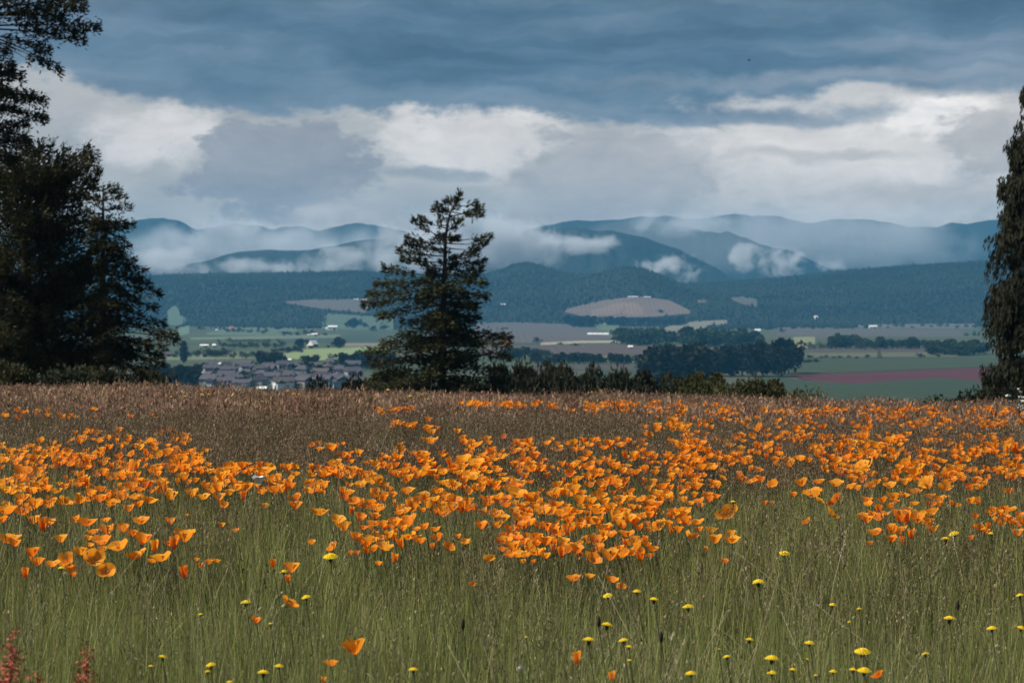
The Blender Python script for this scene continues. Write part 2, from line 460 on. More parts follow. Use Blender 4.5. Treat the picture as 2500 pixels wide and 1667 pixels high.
def field(top, bottom, rgb, lift=None, rows=7, cols=26):
    top = np.array(top, float); bottom = np.array(bottom, float)
    FIELD_POLYS.append((top, bottom))
    vs = []
    for j in range(rows):
        f = j / (rows - 1)
        for i in range(cols):
            s = i / (cols - 1)
            xt = top[0, 0] + s * (top[-1, 0] - top[0, 0]); xb = bottom[0, 0] + s * (bottom[-1, 0] - bottom[0, 0])
            yt = np.interp(xt, top[:, 0], top[:, 1]); yb = np.interp(xb, bottom[:, 0], bottom[:, 1])
            p = unproject(xt + f * (xb - xt), yt + f * (yb - yt))
            vs.append(p + np.array([0, 0, (1.8 if p[1] > 4690 else 0.25) + (lift or 0)]))
    idx = np.arange(rows * cols).reshape(rows, cols)
    fc = np.stack([idx[1:, :-1], idx[1:, 1:], idx[:-1, 1:], idx[:-1, :-1]], -1).reshape(-1, 4)
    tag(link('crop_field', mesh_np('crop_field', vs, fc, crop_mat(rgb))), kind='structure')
edge1 = [(1860, 916), (1900, 921), (1959, 929), (2082, 937.6), (2298, 922.7), (2380, 931), (2520, 940)]
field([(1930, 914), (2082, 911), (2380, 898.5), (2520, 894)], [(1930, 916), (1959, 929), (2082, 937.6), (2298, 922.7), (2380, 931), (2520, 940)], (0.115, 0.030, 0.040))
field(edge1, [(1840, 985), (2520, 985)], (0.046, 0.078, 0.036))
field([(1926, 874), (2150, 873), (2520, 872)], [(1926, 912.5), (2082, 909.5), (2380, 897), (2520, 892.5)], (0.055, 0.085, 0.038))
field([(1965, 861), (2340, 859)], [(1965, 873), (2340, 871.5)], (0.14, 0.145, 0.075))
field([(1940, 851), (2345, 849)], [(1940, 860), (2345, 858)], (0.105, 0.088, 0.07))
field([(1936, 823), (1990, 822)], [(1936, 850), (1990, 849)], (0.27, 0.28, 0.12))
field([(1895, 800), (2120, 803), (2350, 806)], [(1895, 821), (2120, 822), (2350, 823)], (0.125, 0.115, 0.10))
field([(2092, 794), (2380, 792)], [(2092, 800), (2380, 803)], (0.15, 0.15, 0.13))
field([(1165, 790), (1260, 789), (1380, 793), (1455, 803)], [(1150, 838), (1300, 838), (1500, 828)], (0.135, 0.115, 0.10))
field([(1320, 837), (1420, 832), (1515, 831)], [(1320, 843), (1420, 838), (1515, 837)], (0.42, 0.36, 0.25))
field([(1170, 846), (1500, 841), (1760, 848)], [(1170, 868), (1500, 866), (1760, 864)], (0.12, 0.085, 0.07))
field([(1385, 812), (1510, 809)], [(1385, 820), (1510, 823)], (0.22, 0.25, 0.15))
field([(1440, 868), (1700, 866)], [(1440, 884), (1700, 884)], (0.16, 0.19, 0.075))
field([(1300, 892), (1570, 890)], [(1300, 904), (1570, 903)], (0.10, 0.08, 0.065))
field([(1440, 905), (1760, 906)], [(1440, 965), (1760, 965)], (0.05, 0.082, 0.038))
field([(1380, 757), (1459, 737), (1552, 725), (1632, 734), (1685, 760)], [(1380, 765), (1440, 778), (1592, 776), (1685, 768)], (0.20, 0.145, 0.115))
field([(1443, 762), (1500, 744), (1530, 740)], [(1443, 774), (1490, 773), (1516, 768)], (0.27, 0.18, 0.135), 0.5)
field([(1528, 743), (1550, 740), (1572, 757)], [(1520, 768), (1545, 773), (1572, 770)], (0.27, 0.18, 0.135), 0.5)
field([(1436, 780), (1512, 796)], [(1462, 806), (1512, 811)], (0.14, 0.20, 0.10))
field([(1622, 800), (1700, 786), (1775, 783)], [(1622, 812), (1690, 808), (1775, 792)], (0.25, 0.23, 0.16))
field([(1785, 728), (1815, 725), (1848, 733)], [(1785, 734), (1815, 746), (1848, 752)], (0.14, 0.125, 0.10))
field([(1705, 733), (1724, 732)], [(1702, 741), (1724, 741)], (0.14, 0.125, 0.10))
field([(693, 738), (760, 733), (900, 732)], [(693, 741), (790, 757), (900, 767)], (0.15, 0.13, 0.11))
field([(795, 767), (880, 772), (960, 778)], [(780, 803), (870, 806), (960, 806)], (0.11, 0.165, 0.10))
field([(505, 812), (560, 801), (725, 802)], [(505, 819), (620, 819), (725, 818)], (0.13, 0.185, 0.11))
field([(690, 866), (735, 853), (890, 847), (945, 846)], [(690, 874), (760, 881), (850, 878), (945, 864)], (0.27, 0.36, 0.12))  # green field in a sunlit patch; the sunlight is put into its colour
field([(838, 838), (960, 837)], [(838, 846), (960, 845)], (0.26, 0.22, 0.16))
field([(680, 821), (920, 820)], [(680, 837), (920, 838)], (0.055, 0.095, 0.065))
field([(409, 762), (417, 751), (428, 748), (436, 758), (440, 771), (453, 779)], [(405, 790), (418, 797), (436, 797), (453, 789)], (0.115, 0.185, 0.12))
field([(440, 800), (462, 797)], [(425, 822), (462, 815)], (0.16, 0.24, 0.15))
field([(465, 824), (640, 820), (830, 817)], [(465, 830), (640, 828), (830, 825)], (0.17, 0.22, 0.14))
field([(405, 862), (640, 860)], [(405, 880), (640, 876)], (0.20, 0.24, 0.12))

# ------------------------------------------------------------------ far forest on the hill: thousands of crowns in one mass
def in_field(px, py):
    out = np.zeros(len(px), bool)
    for top, bot in FIELD_POLYS:
        lo_, hi_ = max(top[0, 0], bot[0, 0]), min(top[-1, 0], bot[-1, 0])
        yt = np.interp(px, top[:, 0], top[:, 1]); yb = np.interp(px, bot[:, 0], bot[:, 1])
        jx = 7.0 * np.sin(px * .31 + 3 * np.sin(px * .07)) + 5.0 * np.sin(py * .9 + px * .13)
        out |= (px + jx > lo_ - 2) & (px + jx < hi_ + 2) & (py > yt + .8 + .25 * jx) & (py < yb + 3 + .2 * jx)
    return out
def project(P):
    cp, sp = math.cos(PITCH), math.sin(PITCH)
    q = P - CAM
    depth = q[:, 1] * cp - q[:, 2] * sp
    up = q[:, 1] * sp + q[:, 2] * cp
    return W0 / 2 + FPX * q[:, 0] / depth, H0 / 2 - FPX * up / depth
def leaf_mat(name, c0, c1, transl=0.15):
    m, t, bs = mat_new(name)
    at = t.new('ShaderNodeAttribute'); at.attribute_name = 'tint'
    oi = t.new('ShaderNodeObjectInfo')
    f = t.sep(at.outputs['Color'])[0]
    c = t.mix(f, c0 + (1,), c1 + (1,))
    hs = t.new('ShaderNodeHueSaturation')
    t.put(hs.inputs['Color'], c)
    t.put(hs.inputs['Hue'], t.m('MULTIPLY_ADD', oi.outputs['Random'], 0.05, 0.475))
    t.put(hs.inputs['Value'], t.m('MULTIPLY_ADD', oi.outputs['Random'], 0.45, 0.78))
    t.put(bs.inputs['Base Color'], hs.outputs[0])
    tr = t.new('ShaderNodeBsdfTranslucent'); t.put(tr.inputs[0], hs.outputs[0])
    mx = t.new('ShaderNodeMixShader'); mx.inputs[0].default_value = transl
    t.l.new(bs.outputs[0], mx.inputs[1]); t.l.new(tr.outputs[0], mx.inputs[2])
    t.l.new(mx.outputs[0], m.node_tree.nodes['Material Output'].inputs[0])
    return m
m_farforest = leaf_mat('far forest crowns', (0.006, 0.009, 0.007), (0.021, 0.028, 0.014), 0.05)
def far_forest(n):
    yy = 4700 + 1560 * rng.random(n) ** 0.8
    px = -150 + 2800 * rng.random(n)
    ncr = 4200
    yy[:ncr] = 6120 + 110 * rng.random(ncr)
    xx = (px - W0 / 2) / FPX * yy
    zz = hill_height(xx, yy)
    P = np.stack([xx, yy, zz], -1)
    qx, qy = project(P)
    keep = ~in_field(qx, qy) & (zz > -46)
    # woods reaching out on to the valley floor in patches
    m = 2600
    y2 = 3300 + 1550 * rng.random(m * 6) ** .7; x2 = rng.uniform(-.235, .235, m * 6) * y2
    pz = np.array([mnoise.fractal((a / 420.0, b_ / 330.0, 4.4), .9, 2.0, 4) for a, b_ in zip(x2, y2)])
    k2 = pz > .22 - .12 * (y2 - 3300) / 1500
    P2 = np.stack([x2[k2], y2[k2], terrain(x2[k2], y2[k2])], -1)[:m]
    a2, b2 = project(P2); P2 = P2[~in_field(a2, b2)]
    P = np.concatenate([P[keep], P2]); keep = np.ones(len(P), bool)
    P = P[keep]; n = len(P)
    h = rng.uniform(5, 9, n) * (0.75 + 0.5 * rng.random(n)); h[rng.random(n) < 0.03] *= 1.5
    r = h * rng.uniform(0.18, 0.36, n)
    a0 = rng.random(n) * 6.28
    vs = np.empty((n, 11, 3)); tint = np.empty((n, 11, 3))
    for k in range(5):
        a = a0 + k * 2 * math.pi / 5
        vs[:, k] = P + np.stack([np.cos(a) * r, np.sin(a) * r, h * 0.12], -1)
        vs[:, 5 + k] = P + np.stack([np.cos(a + .6) * r * .72, np.sin(a + .6) * r * .72, h * (0.5 + 0.1 * rng.random(n))], -1)
    vs[:, 10] = P + np.stack([0 * h, 0 * h, h], -1)
    stand = np.array([mnoise.fractal((q[0] / 260.0, q[1] / 200.0, 8.8), .8, 2.0, 4) for q in P])
    tint[:] = np.clip(.45 + .85 * stand + .16 * rng.normal(0, 1, n), 0, 1)[:, None, None]
    fl = []
    for k in range(5):
        k2 = (k + 1) % 5
        fl += [(k, k2, 5 + k), (k2, 5 + k2, 5 + k), (5 + k, 5 + k2, 10)]
    f = (np.arange(n)[:, None, None] * 11 + np.array(fl)[None]).reshape(-1, 3)
    me = mesh_np('forest', vs.reshape(-1, 3), f, m_farforest, True, tint.reshape(-1, 3))
    tag(link('forest', me), 'dark conifer forest covering the long hill', None, None, 'stuff')
far_forest(42000)

# ------------------------------------------------------------------ trees of the valley
def tube(path, radii, sides=6):
    path = np.asarray(path, float); n = len(path)
    vs = []
    for i in range(n):
        tdir = path[min(i + 1, n - 1)] - path[max(i - 1, 0)]
        tdir = tdir / (np.linalg.norm(tdir) + 1e-9)
        ref = np.array([0, 0, 1.0]) if abs(tdir[2]) < 0.9 else np.array([1.0, 0, 0])
        u = np.cross(tdir, ref); u /= np.linalg.norm(u); w = np.cross(tdir, u)
        for k in range(sides):
            a = 2 * math.pi * k / sides
            vs.append(path[i] + radii[i] * (math.cos(a) * u + math.sin(a) * w))
    f = [(i * sides + k, i * sides + (k + 1) % sides, (i + 1) * sides + (k + 1) % sides, (i + 1) * sides + k) for i in range(n - 1) for k in range(sides)]
    return np.array(vs), np.array(f)
def diamonds(c, d, nrm, L, Wd, tint):
    """leaf clumps: c centre of the base, d direction, nrm rough facing, L length, Wd width -> verts, quads, tints"""
    d = d / (np.linalg.norm(d, axis=1, keepdims=True) + 1e-9)
    s = np.cross(d, nrm); s /= (np.linalg.norm(s, axis=1, keepdims=True) + 1e-9)
    n = len(c)
    L = L[:, None]; Wd = Wd[:, None]
    v = np.stack([c, c + d * L * .45 + s * Wd * .5, c + d * L, c + d * L * .45 - s * Wd * .5], 1).reshape(-1, 3)
    f = np.arange(4 * n).reshape(n, 4)
    return v, f, np.repeat(tint, 4)[:, None] * np.ones(3)
m_bark = plain('bark', (0.06, 0.048, 0.036), 0.4, 3.0)
m_leaf = [leaf_mat('dark broadleaf', (0.007, 0.011, 0.007), (0.020, 0.026, 0.013)),
          leaf_mat('green broadleaf', (0.018, 0.032, 0.017), (0.046, 0.066, 0.030)),
          leaf_mat('pale broadleaf', (0.070, 0.100, 0.050), (0.130, 0.160, 0.070))]
def crown_np(seed, n, kind):
    r = np.random.default_rng(seed)
    if kind == 'b':
        nl = 14
        lc = np.stack([r.normal(0, .22, nl), r.normal(0, .22, nl), r.uniform(.24, .80, nl)], -1)
        lr = r.uniform(.14, .25, nl); lr[lc[:, 2] > .7] *= .8
        k = r.integers(0, nl, n)
        u = r.normal(size=(n, 3)); u /= np.linalg.norm(u, axis=1, keepdims=True)
        u[:, 2] = np.abs(u[:, 2]) * np.where(r.random(n) < .75, 1, -1)
        c = lc[k] + u * lr[k][:, None] * r.uniform(.55, 1.05, n)[:, None] * np.array([1, 1, .85])
        d = u + r.normal(0, .7, (n, 3)); L = r.uniform(.07, .14, n); Wd = L * r.uniform(.6, 1.0, n)
        tint = np.clip(.5 * r.random(nl)[k] + .5 * r.random(n), 0, 1)
        nrm = u + r.normal(0, .6, (n, 3))
    else:
        z = r.random(n) ** (1.25 if kind == 'c' else .9)
        z = .06 + .92 * z
        wd = (.27 * (1 - z) ** .8 + .015) if kind == 'c' else .13 * np.sin(np.clip((z - .02) / .98, 0, 1) * math.pi) ** .6 + .01
        a = r.random(n) * 6.283
        layer = .75 + .25 * np.sin(z * 46 + 2 * np.sin(a * 2))
        rad = wd * layer * r.uniform(.35, 1.0, n)
        c = np.stack([np.cos(a) * rad, np.sin(a) * rad, z], -1)
        d = np.stack([np.cos(a), np.sin(a), np.full(n, -.15 if kind == 'c' else 1.2)], -1) + r.normal(0, .35, (n, 3))
        L = r.uniform(.05, .11, n) * (1.1 - .5 * z); Wd = L * r.uniform(.4, .7, n)
        nrm = np.stack([0 * a, 0 * a, 0 * a + 1], -1) + r.normal(0, .5, (n, 3))
        tint = r.random(n)
    return diamonds(c, d, nrm, L, Wd, tint)
TREE_PROTO = {}
def tree_proto(kind, tone, var, big):
    key = (kind, tone, var, big)
    if key in TREE_PROTO: return TREE_PROTO[key]
    n = 1500 if big else 420
    v, f, c = crown_np(hash((kind, var)) % 1000 if False else (var * 7 + {'b': 1, 'c': 101, 'p': 201}[kind]), n, kind)
    cm = mesh_np('crown', v, f, m_leaf[tone], False, c)
    th = .62 if kind == 'b' else .9
    path = [(0, 0, -.03), (.01, 0, .2), (.0, .01, th * .6), (.01, 0, th)]
    tv, tf = tube(path, [.032, .022, .015, .006], 6)
    limbs = []
    if kind == 'b' and big:
        for a in range(5):
            aa = a * 1.3 + var
            lv, lf = tube([(0, 0, .26 + .04 * a), (.12 * math.cos(aa), .12 * math.sin(aa), .42 + .03 * a), (.25 * math.cos(aa), .25 * math.sin(aa), .58)], [.012, .009, .003], 4)
            limbs.append((lv, lf))
    for lv, lf in limbs:
        if lf.shape[1] == 4: tf = np.concatenate([tf, lf + len(tv)]); tv = np.concatenate([tv, lv])
    tm = mesh_np('trunk', tv, tf, m_bark)
    TREE_PROTO[key] = (cm, tm)
    return TREE_PROTO[key]
NAMES = {'b': 'broadleaf_tree', 'c': 'conifer_tree', 'p': 'poplar_tree'}
def valley_tree(px, base, hpx, kind='b', tone=1, wide=1.0, label=None, group=None):
    p = unproject(px, base)
    if p is None: return
    h = hpx * p[1] / FPX
    big = hpx >= 26
    cm, tm = tree_proto(kind, tone, int(rng.integers(0, 5)), big)
    w = h * wide * rng.uniform(.9, 1.12)
    rz = rng.random() * 6.28
    e = empty(NAMES[kind], p, label, 'tree', group)
    e.rotation_euler.z = rz; e.scale = (w, w, h)
    tag(link('crown', cm, e), kind='stuff'); link('trunk', tm, e)
    return e
VT = valley_tree
ORD = ['first', 'second', 'third', 'fourth', 'fifth', 'sixth', 'seventh', 'eighth', 'ninth', 'tenth', 'eleventh', 'twelfth', 'thirteenth', 'fourteenth', 'fifteenth']
def ordinal(i, n, a='from the left', b='from the right', la='leftmost', lb='rightmost'):
    if i == 0: return la
    if i == n - 1: return lb
    if i == n // 2 and n % 2 and n > 6: return 'middlemost'
    j = n - 1 - i
    return (ORD[i] + ' ' + a) if i <= j else (ORD[j] + ' ' + b)
# single trees one can point to
VT(734, 851, 27, 'b', 0, .8, 'narrow dark tree left of the cream barn on the bright green field')
VT(754, 846, 18, 'b', 2, 1.0, 'small pale green tree right behind the cream barn')
VT(826, 851, 31, 'b', 0, 1.1, 'round dark tree on a bare trunk right of the barns on the bright field')
VT(801, 850, 9, 'b', 0, 1.2, 'low dark tree between the cream barn and the round tree')
VT(655, 899, 46, 'b', 0, 1.25, 'broad dark tree behind the town, below left of the bright green field', 'dark trees behind the town')
VT(679, 896, 36, 'b', 0, 1.1, 'smaller dark tree right of the broad dark tree behind the town', 'dark trees behind the town')
VT(632, 896, 24, 'b', 1, 1.1, 'low green tree on the left of the broad dark tree behind the town', 'dark trees behind the town')
VT(758, 894, 31, 'b', 0, 1.3, 'dome shaped dark tree at the lower edge of the bright green field', 'dark trees behind the town')
VT(449, 886, 54, 'p', 1, 1.5, 'tall pointed green tree at the left end of the town')
VT(1613, 765, 13, 'b', 0, 1.0, 'lone round tree on the right shoulder of the ploughed knoll')
VT(2147, 874, 22, 'c', 0, 1.3, 'small pointed conifer standing alone above the dark green field')
VT(2117, 874, 10, 'b', 0, 1.4, 'low round bush-like tree just left of the lone small conifer')
VT(2247, 873, 14, 'b', 0, 1.3, 'round tree right of the lone small conifer above the dark green field')
VT(2290, 872, 11, 'b', 0, 1.0, 'small round tree near the right end of the pale olive strip')
VT(1310, 839, 17, 'b', 0, 1.3, 'round tree at the left end of the cream coloured strip')
VT(1370, 843, 8, 'b', 0, 2.0, 'low dark bush-like tree under the cream coloured strip')
VT(1407, 845, 8, 'b', 0, 2.0, 'low dark tree further right under the cream coloured strip')
VT(1908, 813, 13, 'b', 0, 1.1, 'small dark tree above the yellow green patch')
VT(860, 802, 27, 'b', 0, 1.15, 'larger of the dark trees on the green slope right of the white farm sheds')
VT(912, 810, 16, 'b', 0, 1.2, 'round dark tree further right on the green slope left of the lone conifer')
VT(937, 806, 17, 'b', 0, 1.2, 'dark tree on the green slope nearest to the left edge of the lone conifer')
def belt(xs, base, hs, kind, tone, wide, label, group, jit=3.0):
    xs = sorted(x + rng.normal(0, jit) for x in xs)
    for i, x in enumerate(xs):
        VT(x, base + rng.normal(0, 1.3), rng.uniform(*hs), kind, tone, wide, ordinal(i, len(xs)) + ' ' + label, group)
belt(np.linspace(850, 890, 4), 800, (16, 24), 'b', 0, 1.1, 'dark tree of the clump on the green slope', 'clump on the green slope')
belt(np.linspace(842, 938, 8), 897, (30, 47), 'b', 0, 1.15, 'dark tree of the thicket right of the town', 'thicket right of the town', 4)
belt(np.linspace(672, 735, 8), 861, (11, 20), 'b', 0, 1.2, 'dark tree in the hedge left of the bright green field', 'hedge left of the bright field')
belt(np.linspace(695, 790, 7), 819, (9, 16), 'b', 0, 1.2, 'small dark tree in the row below the farm sheds', 'row at the white farm sheds')
belt(np.linspace(408, 478, 9), 938, (38, 58), 'b', 0, 1.0, 'dark tree of the thicket left of the town', 'thicket left of the town', 5)
belt(np.linspace(405, 560, 15), 872, (14, 26), 'b', 1, 1.2, 'green tree of the loose wood behind the left of the town', 'wood behind the left of the town', 6)
belt(np.linspace(540, 690, 22), 848, (9, 15), 'b', 1, 1.2, 'green tree in the front of the broad valley grove', 'valley grove', 5)
belt(np.linspace(535, 680, 20), 837, (8, 13), 'b', 2, 1.2, 'paler green tree at the back of the broad valley grove', 'valley grove', 5)
belt(np.linspace(555, 650, 10), 812, (8, 13), 'b', 1, 1.2, 'small tree in the wood strip below the left slope', 'wood strip left slope', 4)
belt(np.linspace(570, 650, 6), 876, (14, 24), 'b', 1, 1.2, 'tree in the hedge just behind the houses', 'hedge behind the houses', 5)
belt(np.linspace(1508, 1622, 11), 841, (32, 45), 'b', 1, 1.15, 'tree of the green belt right of the cream strip', 'belt right of the cream strip', 4)
belt(np.linspace(1640, 1664, 3), 838, (20, 27), 'b', 1, 1.0, 'smaller tree in the gap between the two green belts', 'gap between the belts')
belt(np.linspace(1672, 1830, 14), 845, (36, 53), 'b', 1, 1.2, 'tree of the high belt behind the black tree cluster', 'belt behind the black cluster', 5)
belt(np.linspace(1488, 1662, 16), 795, (17, 28), 'b', 0, 1.2, 'dark tree in the row below the ploughed knoll', 'row at the foot of the knoll', 4)
belt(np.linspace(1392, 1450, 7), 799, (18, 32), 'b', 0, 1.2, 'dark tree of the clump left of the ploughed knoll', 'clump left of the knoll', 4)
for x, b_, h_ in [(1582, 938, 78), (1604, 940, 100), (1626, 944, 112), (1650, 945, 120), (1674, 942, 100), (1697, 940, 92), (1714, 938, 82)]:
    VT(x, b_, h_, 'b', 0, .95, ordinal(int(np.searchsorted([1582, 1604, 1626, 1650, 1674, 1697, 1714], x)), 7) + ' tall tree in the left half of the black tree cluster', 'black tree cluster')
for x, b_, h_ in [(1736, 919, 70), (1758, 918, 80), (1786, 918, 86), (1812, 918, 82), (1838, 920, 80), (1862, 918, 86), (1908, 920, 74)]:
    VT(x, b_, h_, 'b', 0, 1.0, ordinal(int(np.searchsorted([1736, 1758, 1786, 1812, 1838, 1862, 1908], x)), 7) + ' lower tree in the right half of the black tree cluster', 'black tree cluster')
VT(1893, 914, 96, 'b', 0, .8, 'tallest rounded blackish tree rising from the right of the black tree cluster', 'black tree cluster')
VT(1925, 911, 86, 'b', 0, .75, 'blackish tree at the right end of the black tree cluster, beside the tallest one', 'black tree cluster')
belt(np.linspace(1938, 1990, 5), 886, (9, 16), 'b', 0, 1.3, 'low dark tree trailing off right of the black tree cluster', 'tail of the black cluster')
belt(np.linspace(1300, 1550, 18), 889, (18, 30), 'b', 0, 1.1, 'tree in the dusky hedge right of the lone conifer', 'hedge right of the lone conifer', 5)
belt(np.linspace(1235, 1335, 8), 876, (22, 38), 'b', 1, 1.1, 'grey green tree just right of the foot of the lone conifer', 'grove right of the lone conifer', 4)
belt(np.linspace(1975, 2022, 5), 852, (13, 24), 'b', 2, 1.1, 'pale tree right of the yellow green patch', 'pale trees by the patch')
belt(np.linspace(2040, 2088, 5), 851, (32, 43), 'b', 1, 1.0, 'tall tree in the dense clump right of the pale trees', 'dense clump at the right')
belt(np.linspace(2098, 2265, 14), 852, (18, 34), 'b', 1, 1.1, 'tree in the long right hand belt above the olive strip', 'long right belt', 4)
belt(np.linspace(2270, 2400, 12), 866, (26, 42), 'b', 1, 1.15, 'tree in the wood that runs behind the drooping tree', 'wood behind the drooping tree', 5)
belt(np.linspace(1955, 2085, 9), 874, (5, 9), 'b', 0, 1.6, 'low bush-like tree in the hedge above the dark green field', 'hedge above the dark green field', 4)
belt(np.linspace(2100, 2380, 14), 800, (6, 12), 'b', 1, 1.4, 'small tree in the far line under the right hill', 'far line under the right hill', 5)

# ------------------------------------------------------------------ buildings
m_white = plain('white paint', (0.74, 0.74, 0.72), 0.06, 0.3)
m_cream = plain('cream boards', (0.62, 0.52, 0.36), 0.1, 0.4)
m_slate = plain('slate roof', (0.075, 0.070, 0.085), 0.25, 0.6)
m_brown = plain('brown roof', (0.085, 0.074, 0.072), 0.25, 0.6)
m_dark = plain('dark boards', (0.035, 0.032, 0.035), 0.2, 0.6)
m_glass = plain('window glass', (0.03, 0.04, 0.05), 0.1, 0.5, 0.15)
m_redroof = plain('red metal roof', (0.55, 0.12, 0.11), 0.1, 0.4)
m_metal = plain('pale metal roof', (0.62, 0.64, 0.66), 0.08, 0.3, 0.5)
wallcols = [plain('render %d' % i, c, 0.08, 0.4) for i, c in enumerate([(0.30, 0.29, 0.28), (0.25, 0.25, 0.26), (0.42, 0.40, 0.37), (0.19, 0.25, 0.28), (0.66, 0.66, 0.66), (0.27, 0.24, 0.22)])]
def quads_box(x0, x1, y0, y1, z0, z1):
    v = [(x, y, z) for z in (z0, z1) for y in (y0, y1) for x in (x0, x1)]
    f = [(0, 2, 3, 1), (4, 5, 7, 6), (0, 1, 5, 4), (2, 6, 7, 3), (0, 4, 6, 2), (1, 3, 7, 5)]
    return np.array(v, float), np.array(f)
def gable_roof(x0, x1, y0, y1, z, rise, hip=0.0, th=0.25):
    ym = (y0 + y1) / 2
    v = np.array([(x0, y0, z), (x1, y0, z), (x1, y1, z), (x0, y1, z), (x0 + hip, ym, z + rise), (x1 - hip, ym, z + rise),
                  (x0, y0, z - th), (x1, y0, z - th), (x1, y1, z - th), (x0, y1, z - th)], float)
    f = np.array([(0, 1, 5, 4), (2, 3, 4, 5), (0, 4, 3, 3), (1, 2, 5, 5), (0, 6, 7, 1), (1, 7, 8, 2), (2, 8, 9, 3), (3, 9, 6, 0), (6, 9, 8, 7)])
    return v, f
def poly_mesh(name, v, f, mat):
    me = bpy.data.meshes.new(name)
    me.from_pydata([tuple(q) for q in v], [], [tuple(dict.fromkeys(int(i) for i in q)) for q in f]); me.update()
    if mat: me.materials.append(mat)
    return me
def walls(L, Dp, Hh, rise, hip):
    v, f = quads_box(-L / 2, L / 2, -Dp / 2, Dp / 2, -1.0, Hh)
    if hip == 0:
        v = np.concatenate([v, [(-L / 2, 0, Hh + rise * .96), (L / 2, 0, Hh + rise * .96)]])
        f = [tuple(q) for q in f if tuple(q) != (4, 5, 7, 6)] + [(4, 8, 6), (5, 7, 9)]
    return v, f
HOUSE = {}
def house_parts(k):
    if k in HOUSE: return HOUSE[k]
    r = np.random.default_rng(100 + k)
    L = r.uniform(8.5, 13); Dp = r.uniform(7, 9); Hh = r.choice([4.6, 5.8, 6.4]); rise = r.uniform(1.8, 2.8); hip = 0 if r.random() < .6 else Dp * .4
    wm = wallcols[k % len(wallcols)]; rm = [m_slate, m_slate, m_brown, m_slate][k % 4]
    v, f = walls(L, Dp, Hh, rise, hip)
    out = [('wall', poly_mesh('wall', v, f, wm), (0, 0, 0))]
    v, f = gable_roof(-L / 2 - .5, L / 2 + .5, -Dp / 2 - .6, Dp / 2 + .6, Hh + .05, rise + .3, hip)
    out.append(('roof', poly_mesh('roof', v, f, rm), (0, 0, 0)))
    # a front gable wing with its garage door
    wx = L * .24 * (1 if k % 2 else -1); ww = L * .42
    v, f = quads_box(-ww / 2, ww / 2, -2.4, 0.3, -1, Hh * .8)
    out.append(('front_wing', poly_mesh('front_wing', v, f, wm), (wx, -Dp / 2, 0)))
    v, f = gable_roof(-2.9, 2.9, -ww / 2 - .4, ww / 2 + .4, Hh * .8, rise * .8, 0)
    v = np.stack([v[:, 1], v[:, 0], v[:, 2]], -1)
    out.append(('wing_roof', poly_mesh('wing_roof', v, [tuple(reversed(q)) for q in f], rm), (wx, -Dp / 2, 0.05)))
    gv, gf = quads_box(-1.9, 1.9, -.04, .04, 0, 2.3)
    out.append(('garage_door', poly_mesh('garage_door', gv, gf, m_white), (wx, -Dp / 2 - 2.45, 0)))
    wv, wf = quads_box(-.8, .8, -.04, .04, 0, 1.3)
    wmsh = poly_mesh('window', wv, wf, m_glass)
    for j in range(2): out.append(('window', wmsh, (-wx * (.6 + j * .9), -Dp / 2 - .03, 1.1 + (2.7 if Hh > 4 and j else 0))))
    if k % 3 == 0:
        cv, cf = quads_box(-.4, .4, -.4, .4, 0, rise + 1.2)
        out.append(('chimney', poly_mesh('chimney', cv, cf, wallcols[5]), (L * .3, 0, Hh)))
    HOUSE[k] = out
    return out
def town_house(px, py, k, label, group):
    p = unproject(px, py)
    e = empty('house', p, label, 'house', group)
    e.scale = (.8, .8, .82 * rng.uniform(.85, 1.15))
    e.rotation_euler.z = rng.choice([0, math.pi / 2, math.pi, -math.pi / 2]) * (rng.random() < .6) + rng.normal(0, .35)
    for nm, me, loc in house_parts(k):
        c = link(nm, me, e); c.location = loc
    return p
rows = [(904, 'back'), (912, 'second'), (921, 'third'), (930, 'fourth'), (940, 'fifth'), (950, 'front')]
cname = ['grey brown', 'grey', 'pale beige', 'blue grey', 'white', 'brownish']
for yb, rn in rows:
    x = 498 + rng.uniform(0, 22); hs = []
    while x < 880:
        hs.append((x, yb + rng.normal(0, 1.0), int(rng.integers(0, 12))))
        x += rng.uniform(36, 60)
    for i, (x, y, k) in enumerate(hs):
        town_house(x, y, k, f'{cname[k % 6]} house, {ordinal(i, len(hs))} in the {rn} row of the town', 'houses of the town')
gt = sorted((rng.uniform(492, 885), rng.choice([908, 917, 926, 936, 946, 954]) + rng.normal(0, .6)) for i in range(29))
gt2 = sorted((rng.uniform(492, 885), rng.choice([910, 919, 928, 938, 948]) + rng.normal(0, .6)) for i in range(29))
for i, (x, y) in enumerate(gt2):
    VT(x, y, rng.uniform(20, 33), 'b', 0, .9, ordinal(i, len(gt2)) + ' of the taller dark trees among the town houses', 'dark trees in the town')
for i, (x, y) in enumerate(gt):
    VT(x, y, rng.uniform(14, 26), 'b' if i % 4 else 'p', int(i % 3 == 0), 1.1 if i % 4 else 1.4, ordinal(i, len(gt)) + ' of the small garden trees among the town houses', 'garden trees in the town')
